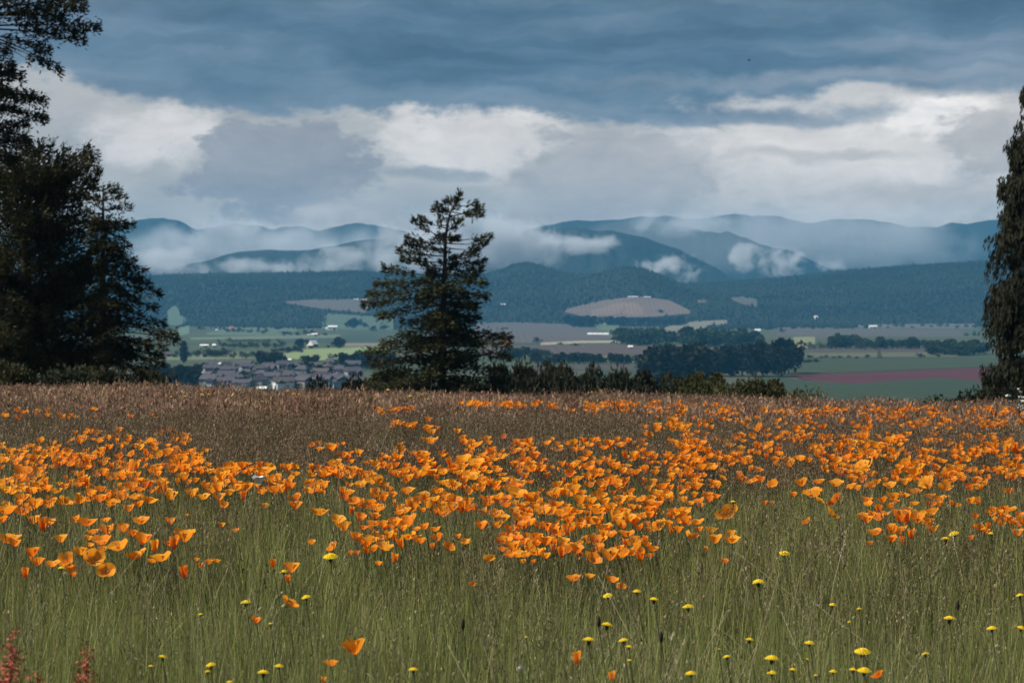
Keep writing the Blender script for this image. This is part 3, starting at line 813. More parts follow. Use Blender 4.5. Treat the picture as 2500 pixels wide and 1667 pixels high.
def barn(px, py, wpx, hpx, wm, rm, label, rise=.45, rz=0.0, depth=.6, cat='barn', name='barn', doors=1):
    p = unproject(px, py)
    s = p[1] / FPX
    L, Hh = wpx * s, hpx * s * (1 - rise); rs = hpx * s * rise; Dp = max(5.0, L * depth)
    e = empty(name, p, label, cat)
    e.rotation_euler.z = rz
    v, f = walls(L, Dp, Hh, rs, 0)
    link('wall', poly_mesh('wall', v, f, wm), e)
    v, f = gable_roof(-L / 2 - .3, L / 2 + .3, -Dp / 2 - .4, Dp / 2 + .4, Hh + .05, rs + .2)
    link('roof', poly_mesh('roof', v, f, rm), e)
    for d in range(doors):
        dv, df = quads_box(-1.6, 1.6, -.05, .05, 0, min(3.2, Hh * .85))
        o = link('door', poly_mesh('door', dv, df, m_dark), e); o.location = (L * (.22 - .3 * d), -Dp / 2 - .06, 0)
    return e
barn(764, 847, 20, 16, m_dark, m_white, 'dark barn with bright white roof side on the bright green field', .55, .9, .7)
barn(757, 849.5, 13, 9, m_cream, m_cream, 'cream coloured barn lit by sun at the corner of the bright green field', .3, .2, .8)
barn(812, 806, 22, 11, m_white, m_white, 'bright white farm shed standing highest on the green slope', .25)
barn(801, 806, 12, 6, m_white, m_white, 'lower white shed joined left of the highest farm shed', .25)
barn(768, 821, 14, 7, m_white, m_white, 'white farm shed in the row of small trees', .3)
barn(755, 820.5, 8, 4, m_cream, m_metal, 'small pale shed left of the white shed in the row of trees', .3)
barn(499, 848, 20, 7, m_white, m_white, 'long white shed behind the pointed green tree', .3)
barn(523, 847, 8, 7, m_white, m_white, 'small white shed right of the long white shed', .4)
barn(497, 872, 10, 14, m_cream, m_brown, 'cream house among the trees left behind the town', .35, .3, .7, 'house', 'farmhouse')
barn(408, 871, 22, 12, m_cream, m_brown, 'long cream building behind the edge of the tall left trees', .4)
barn(565, 804, 9, 7, m_white, m_redroof, 'small white farmhouse at the foot of the wooded left slope', .4, .3, .7, 'house', 'farmhouse')
barn(529, 808, 5, 4, m_white, m_metal, 'tiny white shed left of the farmhouse under the wooded left slope', .4)
barn(869, 733.5, 10, 4, m_white, m_white, 'tiny white shed on the skyline of the grey left field', .4)
barn(891, 733.5, 12, 4, m_white, m_metal, 'tiny white shed close to the left boughs of the lone conifer', .4)
barn(1228, 745.5, 11, 4, m_white, m_white, 'tiny white shed right of the lone conifer in the dark hill forest', .4)
barn(1239, 844, 21, 10, m_cream, m_redroof, 'barn with bright red roof just right of the lone conifer', .5)
barn(1539, 850, 11, 6, m_white, m_white, 'small white shed in the brown field', .4)
barn(1545, 727.5, 24, 4, m_white, m_metal, 'long low pale building on top of the ploughed knoll', .35)
barn(1580, 727.5, 16, 3.5, m_cream, m_metal, 'small low building right of the long one on top of the knoll', .35)
barn(1992, 779, 8, 8, m_white, m_white, 'tiny bright white house on the dark right slope', .4, .4, .8, 'house', 'farmhouse')
barn(2131, 801, 18, 6, m_white, m_white, 'long bright white shed at the foot of the right hill', .35)
barn(1850, 815, 14, 12, m_white, m_metal, 'pale farm building behind the black tree cluster', .35)
for i in range(4):
    barn(1440 + i * 13, 818 + i * .2, 11, 5, m_metal, m_white, ['leftmost', 'second from the left', 'third from the left', 'rightmost'][i] + ' of the four white greenhouses above the cream strip', .5, 0, 1.2, 'greenhouse', 'greenhouse', 0)
for (x, y, w, h, lab) in [(546, 945, 36, 6, 'long low white roofed building at the left front of the town'),
                          (629, 954, 44, 10, 'long white roofed building nearest to the meadow in the town'),
                          (757, 941, 16, 8, 'small white building at the right front of the town'),
                          (711, 945, 7, 20, 'narrow tall white gabled building in the middle of the town'),
                          (503, 912, 12, 6, 'small white shed at the left back of the town'),
                          (536, 892, 6, 6, 'tiny white hut among the trees behind the town'),
                          (705, 881, 12, 5, 'small white shed under the lower edge of the bright green field'),
                          (848, 906, 22, 8, 'white roofed building at the right end of the town'),
                          (646, 905, 14, 9, 'white gabled building at the back of the town under the broad dark tree')]:
    barn(x, y, w, h, wallcols[2], m_white, lab, .4, rng.normal(0, .15), .6, 'building', 'white_roofed_building')
# ------------------------------------------------------------------ near trees beyond the crest of the meadow
def at(px, py, D):
    d = ray(px, py)
    return CAM + d * (D / d[1])
m_fir = leaf_mat('fir needles', (0.016, 0.020, 0.010), (0.070, 0.068, 0.026), 0.2)
m_fir2 = leaf_mat('cypress sprays', (0.012, 0.014, 0.009), (0.036, 0.034, 0.018), 0.15)
m_bush = leaf_mat('thicket leaves', (0.012, 0.015, 0.009), (0.034, 0.036, 0.017), 0.15)
m_bush2 = leaf_mat('olive bush leaves', (0.022, 0.026, 0.011), (0.075, 0.074, 0.026), 0.2)
m_trunk = plain('conifer bark', (0.045, 0.036, 0.028), 0.4, 4.0)
UP = np.array([0, 0, 1.0])
def bezier(p0, p1, p2, t):
    t = np.asarray(t)[:, None]
    return (1 - t) ** 2 * p0 + 2 * t * (1 - t) * p1 + t * t * p2
def spray(p0, pm, p2, f0, lat, vert, droop, den, L, Wd, tone=0.5, hang=0.0):
    """flat foliage along a bough from fraction f0 to its tip"""
    ln = np.linalg.norm(p2 - p0)
    n = max(12, int(ln * (1 - f0) * den * 1.75))
    t = f0 + (1 - f0) * rng.random(n) ** 0.85
    # needles gather on side twigs, so positions along the bough bunch up
    k = max(3, int(ln * (1 - f0) / 0.28))
    tq = f0 + (1 - f0) * (np.floor((t - f0) / (1 - f0) * k) + 0.5 + rng.normal(0, .16, n)) / k
    t = np.where(rng.random(n) < .8, tq, t).clip(f0, 1.0)
    p = bezier(p0, pm, p2, t)
    tg = bezier(p0, pm, p2, np.minimum(t + .02, 1.02)) - bezier(p0, pm, p2, t - .02)
    tg /= np.linalg.norm(tg, axis=1, keepdims=True) + 1e-9
    side = np.cross(tg, UP); side /= np.linalg.norm(side, axis=1, keepdims=True) + 1e-9
    u = (t - f0) / (1 - f0)
    env = lat * (np.sin(np.clip(u, 0, 1) * math.pi * .86 + .22)) ** .7
    o = rng.uniform(-1, 1, n); o = np.sign(o) * np.abs(o) ** .8 * env
    q = p + side * o[:, None] + tg * (np.abs(o) * .55)[:, None]
    q = q + UP * (rng.normal(0, vert, n) - droop * np.abs(o))[:, None]
    d = tg * .7 + side * (np.sign(o) * .7)[:, None] + rng.normal(0, .38, (n, 3)) + UP * .12
    if hang > 0:
        hg = rng.random(n) ** 1.6 * hang * (.4 + .6 * u)
        q = q - UP * hg[:, None]
        d = d * .35 - UP * 1.0
    nrm = UP + rng.normal(0, .55, (n, 3))
    if hang > 0: nrm = rng.normal(0, 1, (n, 3))
    clump = rng.random(k + 1)[np.clip((u * k).astype(int), 0, k)]
    return diamonds(q, d, nrm, L * rng.uniform(.8, 1.6, n), 1.05 * Wd * rng.uniform(.7, 1.3, n), np.clip(tone * .3 + .35 * clump + .45 * rng.random(n), 0, 1))
def join(parts):
    vs, fs, cs, o = [], [], [], 0
    for v, f, c in parts:
        vs.append(v); fs.append(f + o); cs.append(c); o += len(v)
    return np.concatenate(vs), np.concatenate(fs), np.concatenate(cs)
class Conifer:
    def __init__(s, name, label, trunk, rad, mat, group=None):
        """trunk: world points from the ground up"""
        s.base = np.array(trunk[0]); s.mat = mat
        s.e = empty(name, s.base, label, 'tree', group)
        s.tr = np.array(trunk) - s.base
        n = len(trunk)
        zz = s.tr[:, 2] / s.tr[-1, 2]
        v, f = tube(s.tr, rad * (1 - zz) ** .85 + 0.02, 9)
        link('trunk', mesh_np('trunk', v, f, m_trunk), s.e)
        s.fol = []
    def trunk_at(s, z):
        return np.array([np.interp(z, s.tr[:, 2], s.tr[:, i]) for i in range(3)])
    def bough(s, z, tip, f0=.12, lat=.6, vert=.12, droop=.25, den=110, L=.22, Wd=.07, sag=.0, r=.045, tone=.5, hang=0.0, stub=True):
        """z: height on the trunk, tip: world point"""
        p0 = s.trunk_at(z); p2 = np.asarray(tip) - s.base
        pm = (p0 + p2) / 2 + UP * sag
        if stub:
            t = np.linspace(0, .96, 7)
            v, f = tube(bezier(p0, pm, p2, t), r * (1 - t * .9), 5)
            link('branch', mesh_np('branch', v, f, m_trunk), s.e)
        s.fol.append(spray(p0, pm, p2, f0, lat, vert, droop, den, L, Wd, tone, hang))
    def done(s):
        v, f, c = join(s.fol)
        tag(link('crown', mesh_np('crown', v, f, s.mat, False, c), s.e), kind='stuff')
def ground_pt(x, y):
    return np.array([x, y, float(near_ground(x, y))])

# the lone conifer in the middle
D = 110.0
zc = lambda x, y: (800 + .35714 * x, 440 + .35714 * y)
tp = [at(*zc(*q), D) for q in [(780, 1430), (786, 1100), (790, 850), (800, 600), (805, 400), (820, 300), (835, 232), (868, 165), (900, 100)]]
C = Conifer('conifer_tree', 'lone dark conifer with leaning top and layered boughs, in the middle of the meadow edge', [ground_pt(tp[0][0], D)] + tp, 0.26, m_fir)
cb = [((835, 245), (1045, 185), .40, .45), ((870, 215), (1048, 235), .35, .4), ((870, 170), (1015, 165), .45, .3), ((850, 200), (905, 95), .15, .38), ((840, 235), (727, 195), .25, .42), ((845, 215), (755, 172), .35, .3),
      ((820, 330), (638, 258), .45, .42), ((815, 345), (905, 275), .3, .35), ((822, 300), (765, 300), .3, .3), ((800, 405), (592, 272), .42, .42), ((808, 390), (895, 392), .15, .4), ((800, 440), (542, 392), .22, .5),
      ((800, 470), (538, 432), .15, .5), ((806, 410), (1112, 385), .55, .45), ((806, 430), (1075, 430), .6, .45), ((806, 460), (1030, 470), .62, .4), ((803, 545), (1005, 485), .25, .5), ((798, 520), (486, 470), .2, .5), ((795, 560), (503, 532), .3, .35),
      ((800, 570), (1066, 548), .22, .5), ((800, 610), (1048, 603), .2, .5), ((796, 660), (383, 598), .42, .42), ((796, 610), (610, 548), .2, .4), ((798, 640), (1000, 650), .12, .5), ((795, 600), (690, 620), .1, .4),
      ((793, 710), (348, 708), .2, .6), ((793, 700), (1062, 700), .12, .6), ((790, 770), (283, 770), .25, .6), ((788, 800), (245, 840), .25, .6), ((790, 770), (1085, 790), .1, .6),
      ((788, 850), (372, 928), .3, .6), ((790, 850), (1000, 862), .1, .6), ((787, 900), (515, 978), .85, .2), ((787, 930), (1012, 932), .1, .6), ((786, 950), (600, 960), .1, .6),
      ((786, 1000), (500, 1052), .1, .7), ((785, 1010), (1238, 1072), .15, .7), ((785, 1070), (393, 1108), .1, .7), ((785, 1080), (1222, 1118), .12, .75), ((784, 1120), (268, 1178), .1, .75),
      ((783, 1170), (1232, 1198), .1, .75), ((783, 1220), (298, 1258), .1, .75), ((782, 1270), (1185, 1292), .1, .75), ((782, 1300), (330, 1338), .1, .75), ((782, 1340), (1200, 1370), .1, .8), ((782, 1370), (280, 1400), .1, .8), ((782, 1420), (1190, 1440), .08, .9), ((782, 1420), (290, 1450), .08, .9), ((782, 1460), (1100, 1480), .05, .9), ((782, 1460), (400, 1480), .05, .9)]
for (a, b, f0, lat) in cb:
    pa = at(*zc(*a), D) - C.base
    tip = at(*zc(*b), D)
    ln = abs(tip[0] - C.base[0] - pa[0])
    tip[1] += rng.uniform(-.55, .55) * ln
    tip = CAM + (tip - CAM) * ((tip[1]) / tip[1])
    hi_ = b[1] < 560
    C.bough(pa[2], tip, f0, lat * (.72 if hi_ else 1), (.075 if hi_ else .10) + .03 * rng.random(), .22, 105 if hi_ else 125, .20, .068, .12 if b[1] > 650 else -.12, .03 + .01 * ln / 5)
zt = C.tr[-1, 2]
for i in range(24):                                  # short twigs on the upper stem
    z = C.tr[5, 2] * .86 + (zt - C.tr[5, 2] * .86) * rng.random()
    a = rng.random() * 6.28; ln = rng.uniform(.2, .55)
    C.bough(z, C.trunk_at(z) + C.base + np.array([math.cos(a) * ln, math.sin(a) * ln, .45 * ln]), .2, .14, .05, 0, 110, .20, .055, 0, .012)
for i in range(92):                                  # boughs towards and away from the viewer
    u = rng.random() ** 1.25 * .80
    z = C.tr[1, 2] - 1.9 + u * (zt - C.tr[1, 2] + .4)
    prof = np.interp(u, [0, .2, .35, .5, .65, .8, 1], [3.4, 2.9, 2.1, 2.2, 1.7, 1.0, .3])
    a = rng.choice([1, -1]) * math.pi / 2 + rng.normal(0, .45)
    ln = prof * rng.uniform(.7, 1.05)
    p = C.trunk_at(z) + C.base + np.array([math.cos(a) * ln, math.sin(a) * ln, -.1 * ln + .1])
    C.bough(z, p, .15, .55, .11, .22, 95, .20, .075, .1, .035)
C.done()

# tall fir at the left edge, its trunk outside the picture
D = 80.0
tx = at(-130, 500, D)[0]
tr = [ground_pt(tx, D), at(-130, 800, D), at(-128, 400, D), at(-124, 100, D), at(-118, -200, D), at(-112, -420, D)]
F1 = Conifer('tall_fir_tree', 'tallest dark fir at the left edge, boughs reaching in over the sky', tr, 0.42, m_fir, 'dark trees at the left edge')
for (a, b, f0, lat, sag) in [((-120, 40), (190, -8), .3, .55, .1), ((-122, 50), (212, 18), .4, .5, .1), ((-122, 70), (234, 62), .42, .6, .15), ((-122, 70), (205, 92), .5, .4, .2), ((-122, 66), (143, 168), .72, .42, .45), ((-122, 80), (118, 120), .5, .5, .3),
                             ((-124, 100), (30, 128), .4, .4, .1), ((-122, 60), (80, 152), .93, .1, .2), ((-122, 70), (104, 150), .95, .1, .25), ((-122, 30), (120, -20), .3, .6, .1), ((-122, 40), (150, 40), .35, .55, .1),
                             ((-126, 190), (52, 182), .3, .55, .1), ((-126, 215), (112, 246), .3, .55, .2), ((-126, 250), (108, 286), .35, .5, .2), ((-126, 250), (75, 230), .3, .55, .1), ((-126, 300), (70, 338), .3, .5, .15),
                             ((-126, 320), (62, 300), .3, .5, .1), ((-127, 340), (66, 352), .35, .45, .1), ((-127, 380), (34, 385), .3, .5, .1), ((-127, 350), (20, 330), .3, .5, .1), ((-126, 170), (25, 160), .3, .5, .1), ((-127, 280), (40, 265), .3, .5, .1)]:
    pa = at(*a, D) - F1.base; tip = at(*b, D); tip[1] += rng.uniform(-.5, .5)
    F1.bough(pa[2], tip, f0, lat, .11, .2, 170, .15, .06, sag, .05)
for i in range(40):
    py = rng.uniform(-380, 860)
    pa = at(-126, py, D) - F1.base
    a = rng.random() * 6.28
    ln = np.interp(py, [-420, -200, 100, 800], [.4, 1.6, 2.4, 3.0]) * rng.uniform(.7, 1.1)
    if math.cos(a) > 0: ln *= .8
    F1.bough(pa[2], F1.trunk_at(pa[2]) + F1.base + np.array([math.cos(a) * ln, math.sin(a) * ln, -.15 * ln]), .15, .6, .12, .25, 80, .2, .08, .1, .045)
F1.done()

# broad bushy conifer below it
D = 86.0
tx = at(70, 500, D)[0]
tr = [ground_pt(tx, D), at(66, 850, D), at(62, 600, D), at(70, 450, D), at(82, 372, D)]
F2 = Conifer('bushy_conifer_tree', 'broad bushy dark conifer under the tallest fir at the left edge', tr, 0.40, m_fir, 'dark trees at the left edge')
tips = [(120, 354), (100, 362), (165, 372), (210, 364), (240, 384), (228, 410), (222, 440), (205, 400), (180, 420), (40, 360), (60, 365), (10, 372), (-40, 380), (205, 470), (195, 500), (205, 540), (205, 570), (235, 610), (245, 650), (262, 700), (255, 740), (270, 790), (265, 840), (275, 880)]
for (x, y) in tips:
    pa = at(66, min(y + 95, 900), D) - F2.base
    tip = at(x, y, D); tip[1] += rng.uniform(-1.2, 1.2)
    F2.bough(pa[2], tip, .25, .55, .13, .1, 170, .15, .06, -.12, .05)
for i in range(165):
    py = 400 + 500 * rng.random()
    pa = at(66, min(py + 60, 900), D) - F2.base
    a = rng.random() * 6.28
    ln = np.interp(py, [380, 420, 500, 900], [1.1, 1.7, 1.95, 2.7]) * rng.uniform(.5, 1.02)
    z = 1.35 + (HORIZON - py) / FPX * D
    p = np.array([tx + math.cos(a) * ln, D + math.sin(a) * ln, z])
    F2.bough(pa[2], p, .2, .6, .16, .15, 105, .17, .07, -.1, .04, stub=i % 2 == 0)
F2.done()

# slender open conifer right of them
D = 92.0
tr0 = [at(250, 860, D), at(250, 700, D), at(251, 560, D), at(252, 470, D), at(254, 452, D)]
F3 = Conifer('slender_conifer_tree', 'slender open conifer with a rounded top, rightmost of the dark left trees', [ground_pt(tr0[0][0], D)] + tr0, 0.26, m_fir, 'dark trees at the left edge')
for (x, y, f0) in [(300, 478, .3), (290, 462, .3), (270, 452, .3), (228, 456, .3), (222, 480, .3), (314, 503, .4), (318, 545, .5), (240, 500, .2), (205, 512, .3), (300, 540, .3), (225, 540, .3), (293, 580, .35), (210, 575, .3), (325, 632, .5), (305, 600, .4),
                   (290, 620, .2), (215, 630, .2), (350, 660, .35), (345, 680, .3), (360, 692, .45), (330, 690, .2), (385, 715, .45), (372, 750, .4), (340, 735, .2), (400, 792, .4), (436, 815, .55), (420, 830, .5), (413, 843, .4), (392, 868, .3), (350, 800, .2), (365, 845, .2), (330, 870, .2),
                   (200, 690, .2), (190, 750, .2), (185, 800, .2), (200, 850, .2), (300, 860, .1), (310, 780, .1), (305, 720, .1), (405, 885, .2), (380, 905, .2)]:
    pa = at(250, y + (10 if y < 560 else -22), D) - F3.base
    tip = at(x, y, D); tip[1] += rng.uniform(-1, 1) * abs(x - 250) / FPX * D * .7
    F3.bough(pa[2], tip, f0 + .06, .36, .09, .2, 125, .16, .06, .15 if y > 600 else -.1, .04)
for i in range(70):
    py = 520 + 390 * rng.random()
    pa = at(250, py, D) - F3.base
    a = rng.choice([1, -1]) * math.pi / 2 + rng.normal(0, .6)
    ln = np.interp(py, [460, 560, 700, 900], [.5, .8, 1.5, 2.3]) * rng.uniform(.6, 1.05)
    F3.bough(pa[2], F3.trunk_at(pa[2]) + F3.base + np.array([math.cos(a) * ln, math.sin(a) * ln, -.2 * ln]), .2, .45, .12, .2, 110, .16, .065, .1, .035)
for i in range(16):
    z = F3.tr[2, 2] + (F3.tr[-1, 2] - F3.tr[2, 2]) * rng.random()
    a = rng.random() * 6.28; ln = rng.uniform(.25, .7)
    F3.bough(z, F3.trunk_at(z) + F3.base + np.array([math.cos(a) * ln, math.sin(a) * ln, .3 * ln]), .2, .2, .07, 0, 120, .16, .055, 0, .012)
F3.done()

# drooping conifer at the right edge
D = 85.0
OUT = np.array([(200, 2500), (251, 2478), (292, 2466), (363, 2446), (440, 2437), (506, 2431), (608, 2395), (700, 2400), (741, 2409), (797, 2395), (820, 2404), (878, 2379), (935, 2382), (975, 2379), (1100, 2385)], float)
txp = 2545
tr = [at(txp, 900, D), at(txp, 700, D), at(txp, 400, D), at(txp + 3, 180, D), at(txp + 5, 110, D)]
F4 = Conifer('weeping_conifer_tree', 'dark weeping conifer with hanging sprays cut off by the right edge', [ground_pt(tr[0][0], D)] + tr, 0.5, m_fir2)
tiers = np.sort(rng.uniform(165, 980, 44))
for i in range(520):
    ti = int(rng.integers(0, len(tiers)))
    py = tiers[ti] + rng.normal(0, 9)
    xo = np.interp(py, OUT[:, 0], OUT[:, 1])
    rr = (txp - xo) / FPX * D
    a = rng.random() * 6.283
    if i % 3 == 0: a = math.pi + rng.normal(0, .4)
    ln = rr * rng.uniform(.45, .96) * (1.10 if ti % 3 == 0 else .95)
    zt_ = 1.35 + (HORIZON - py) / FPX * D
    cx = F4.base[0]
    p = np.array([cx + math.cos(a) * ln, D + math.sin(a) * ln, zt_])
    pa = min(zt_ + .30 * ln - F4.base[2], F4.tr[-1, 2] - .05)
    F4.bough(pa, p, .35, .26, .07, .3, 74, .17, .05, .3, .03, .5, hang=rng.uniform(.3, .8), stub=i % 4 == 0)
F4.done()

# ------------------------------------------------------------------ bushes along the crest
def bush_np(seed, n):
    r = np.random.default_rng(seed)
    nl = 16
    lc = np.stack([r.normal(0, .30, nl), r.normal(0, .30, nl), r.uniform(.25, .82, nl)], -1); lr = r.uniform(.13, .26, nl)
    lr[lc[:, 2] > .65] *= .65
    k = r.integers(0, nl, n)
    u = r.normal(size=(n, 3)); u /= np.linalg.norm(u, axis=1, keepdims=True)
    c = lc[k] + u * lr[k][:, None] * r.uniform(.4, 1.08, n)[:, None]
    c[:, :2] *= (1.0 + .9 * np.clip(c[:, 2] - .3, 0, .5))[:, None]
    c[:, 2] = np.abs(c[:, 2])
    d = u * .6 + UP * .5 + r.normal(0, .6, (n, 3)); L = r.uniform(.035, .07, n)
    return diamonds(c, d, r.normal(0, 1, (n, 3)), L, L * r.uniform(.4, .8, n), np.clip(.6 * r.random(nl)[k] + .4 * r.random(n), 0, 1))
BUSH = []
for i in range(5):
    v, f, c = bush_np(40 + i, 6800)
    tv, tf = tube([(0, 0, -.1), (.01, .0, .2), (.03, .02, .5)], [.03, .022, .008], 6)
    BUSH.append([mesh_np('crown', v, f, m, False, c) for m in (m_bush, m_bush2)] + [mesh_np('stem', tv, tf, m_trunk)])
def bush(px, top, wpx, D, mat, label, group):
    p = at(px, top, D)
    g = ground_pt(p[0], D)
    h = p[2] - g[2]
    e = empty('bush', g, label, 'bush', group)
    w = max(wpx, 84) * rng.uniform(.9, 1.2) / FPX * D
    e.scale = (w * 1.75, w * 1.4, h * 1.05); e.rotation_euler.z = rng.random() * 6.28
    b = BUSH[int(rng.integers(0, 5))]
    tag(link('crown', b[mat], e), kind='stuff'); link('stem', b[2], e)
rowb = [(880, 918, 95, 122), (925, 893, 90, 116), (968, 905, 90, 120), (1200, 905, 90, 121), (1246, 896, 80, 118), (1290, 884, 72, 120), (1316, 860, 44, 117), (1337, 857, 46, 117), (1366, 887, 60, 119), (1400, 905, 60, 118), (1429, 882, 48, 117), (1459, 895, 40, 116),
        (1480, 920, 60, 119), (1500, 900, 46, 117), (1528, 905, 60, 118), (1556, 902, 55, 117), (1596, 914, 70, 118), (1636, 918, 75, 118), (1672, 922, 70, 118)]
for i, (x, y, w, D) in enumerate(rowb):
    bush(x, y, w, D, 0, ordinal(i, len(rowb)) + ' bush in the dark row at the foot of the lone conifer', 'dark bushes by the lone conifer')
rowc = [(1702, 907, 60, 66), (1738, 911, 70, 64), (1787, 918, 75, 66), (1832, 923, 75, 64), (1872, 928, 66, 66), (1903, 915, 44, 65)]
for i, (x, y, w, D) in enumerate(rowc):
    bush(x, y, w, D, 1, ordinal(i, len(rowc)) + ' bush of the olive thicket right of the dark row', 'olive thicket')
rowd = [(-20, 866, 110, 68), (55, 872, 110, 70), (125, 868, 110, 68), (195, 874, 110, 70), (262, 872, 100, 69), (325, 880, 90, 70), (375, 905, 70, 72)]
for i, (x, y, w, D) in enumerate(rowd):
    bush(x, y, w, D, 0 if i % 3 else 1, ordinal(i, len(rowd)) + ' bush of the low hedge under the dark left trees', 'hedge under the left trees')
rowe = [(2395, 955, 60, 72), (2440, 930, 80, 74), (2490, 920, 80, 74), (415, 925, 60, 98), (455, 935, 60, 99)]
for i, (x, y, w, D) in enumerate(rowe):
    bush(x, y, w, D, 0, ['left bush at the foot of the weeping conifer', 'middle bush at the foot of the weeping conifer', 'right bush at the foot of the weeping conifer', 'low dark bush just right of the left hedge', 'second dark bush right of the left hedge'][i], 'bushes at the crest')
# ------------------------------------------------------------------ meadow grass (one mass each of blades, seed stalks and straw)
m_grass, t, bs = mat_new('meadow grass')
at_ = t.new('ShaderNodeAttribute'); at_.attribute_name = 'tint'
oi = t.new('ShaderNodeObjectInfo')
hs = t.new('ShaderNodeHueSaturation')
t.put(hs.inputs['Color'], at_.outputs['Color'])
t.put(hs.inputs['Hue'], t.m('MULTIPLY_ADD', oi.outputs['Random'], 0.035, 0.482))
t.put(hs.inputs['Value'], t.m('MULTIPLY_ADD', t.m('FRACT', t.m('MULTIPLY', oi.outputs['Random'], 17.3)), 0.85, 0.58))
t.put(bs.inputs['Base Color'], hs.outputs[0]); bs.inputs['Roughness'].default_value = 0.6
bs.inputs['Specular IOR Level'].default_value = 0.25
tr = t.new('ShaderNodeBsdfTranslucent'); t.put(tr.inputs[0], hs.outputs[0])
mx = t.new('ShaderNodeMixShader'); mx.inputs[0].default_value = 0.35
t.l.new(bs.outputs[0], mx.inputs[1]); t.l.new(tr.outputs[0], mx.inputs[2])
t.l.new(mx.outputs[0], m_grass.node_tree.nodes['Material Output'].inputs[0])

def blades(r, n, rad, h0, h1, w0, w1, lean, c0, c1, alt=None, altp=0.0, seg=3):
    a = r.random(n) * 6.283; rr = rad * np.sqrt(r.random(n))
    b = np.stack([np.cos(a) * rr, np.sin(a) * rr, np.full(n, -.02)], -1)
    h = r.uniform(h0, h1, n); w = r.uniform(w0, w1, n)
    la = r.random(n) * 6.283; ln = np.abs(r.normal(0, lean, n)) * h
    ld = np.stack([np.cos(la), np.sin(la), 0 * la], -1)
    fa = r.random(n) * 6.283; s = np.stack([np.cos(fa), np.sin(fa), 0 * fa], -1)
    V = []; Cc = []
    mixr = r.random(n)[:, None]
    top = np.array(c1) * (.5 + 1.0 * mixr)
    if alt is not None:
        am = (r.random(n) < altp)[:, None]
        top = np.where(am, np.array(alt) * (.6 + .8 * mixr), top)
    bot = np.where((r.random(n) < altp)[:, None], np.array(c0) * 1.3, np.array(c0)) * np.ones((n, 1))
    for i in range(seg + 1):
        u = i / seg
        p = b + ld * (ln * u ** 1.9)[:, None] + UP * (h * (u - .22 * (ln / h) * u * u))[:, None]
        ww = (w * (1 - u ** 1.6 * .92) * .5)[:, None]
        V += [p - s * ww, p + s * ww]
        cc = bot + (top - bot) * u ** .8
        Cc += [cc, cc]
    V = np.stack(V, 1).reshape(-1, 3); Cc = np.stack(Cc, 1).reshape(-1, 3)
    k = 2 * (seg + 1)
    f = np.array([(2 * i, 2 * i + 1, 2 * i + 3, 2 * i + 2) for i in range(seg)])
    F = (np.arange(n)[:, None, None] * k + f[None]).reshape(-1, 4)
    return V, F, Cc
def panicles(r, n, rad, h0, h1, w, lean, cs, ch, hl, nd, sz, wide):
    """n thin culms, each with a head of nd spikelets over its top hl metres"""
    a = r.random(n) * 6.283; rr = rad * np.sqrt(r.random(n))
    b = np.stack([np.cos(a) * rr, np.sin(a) * rr, np.full(n, -.02)], -1)
    h = r.uniform(h0, h1, n); la = r.random(n) * 6.283; ln = np.abs(r.normal(0, lean, n)) * h
    ld = np.stack([np.cos(la), np.sin(la), 0 * la], -1)
    P = lambda u: b + ld * (ln * u ** 2)[:, None] + UP * (h * (u - .2 * (ln / h) * u * u))[:, None]
    fa = r.random(n) * 6.283; s = np.stack([np.cos(fa), np.sin(fa), 0 * fa], -1)
    V = []; Cc = []
    for i in range(4):
        u = i / 3; p = P(u)
        ww = w * (1 - .5 * u) * .5
        V += [p - s * ww, p + s * ww]
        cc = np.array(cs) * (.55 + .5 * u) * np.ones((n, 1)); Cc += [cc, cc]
    V = np.stack(V, 1).reshape(-1, 3); Cc = np.stack(Cc, 1).reshape(-1, 3)
    F = (np.arange(n)[:, None, None] * 8 + np.array([(0, 1, 3, 2), (2, 3, 5, 4), (4, 5, 7, 6)])[None]).reshape(-1, 4)
    parts = [(V, F, Cc)]
    for j in range(nd):
        u = 1 - (hl / h) * (j + r.random(n)) / nd
        p = P(u); tg = P(np.minimum(u + .02, 1.04)) - P(u - .02); tg /= np.linalg.norm(tg, axis=1, keepdims=True)
        sp = r.normal(0, 1, (n, 3)); sp[:, 2] = np.abs(sp[:, 2]) * .4
        q = p + sp * (wide * (.3 + .7 * (1 - u) * h / hl))[:, None]
        v, f, c = diamonds(q, tg + sp * .4, r.normal(0, 1, (n, 3)), r.uniform(.7, 1.4, n) * sz, r.uniform(.7, 1.3, n) * sz * .38, r.random(n))
        parts.append((v, f, np.array(ch) * (.55 + .9 * c)))
    return join(parts)
protoc = bpy.data.collections.new('grass patterns')
PN = {}
def proto(kind, i, parts):
    v, f, c = join(parts)
    o = bpy.data.objects.new('tuft_%02d' % len(protoc.objects), mesh_np('tuft', v, f, m_grass, False, c))
    protoc.objects.link(o)
    PN.setdefault(kind, []).append(len(protoc.objects) - 1)
GREEN0, GREEN1, OLIVE = (0.130, 0.138, 0.043), (0.230, 0.262, 0.068), (0.320, 0.290, 0.120)
PURP, CULM, STRAW = (0.205, 0.145, 0.088), (0.095, 0.085, 0.042), (0.400, 0.350, 0.210)
gr = np.random.default_rng(3)
for i in range(6):      # near green tufts
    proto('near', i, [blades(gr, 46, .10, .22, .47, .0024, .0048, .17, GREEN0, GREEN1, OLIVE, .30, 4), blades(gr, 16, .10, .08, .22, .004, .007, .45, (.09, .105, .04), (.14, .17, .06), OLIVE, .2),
                      panicles(gr, 2, .09, .36, .56, .0016, .16, CULM, (.24, .20, .11), .09, 6, .011, .004)])
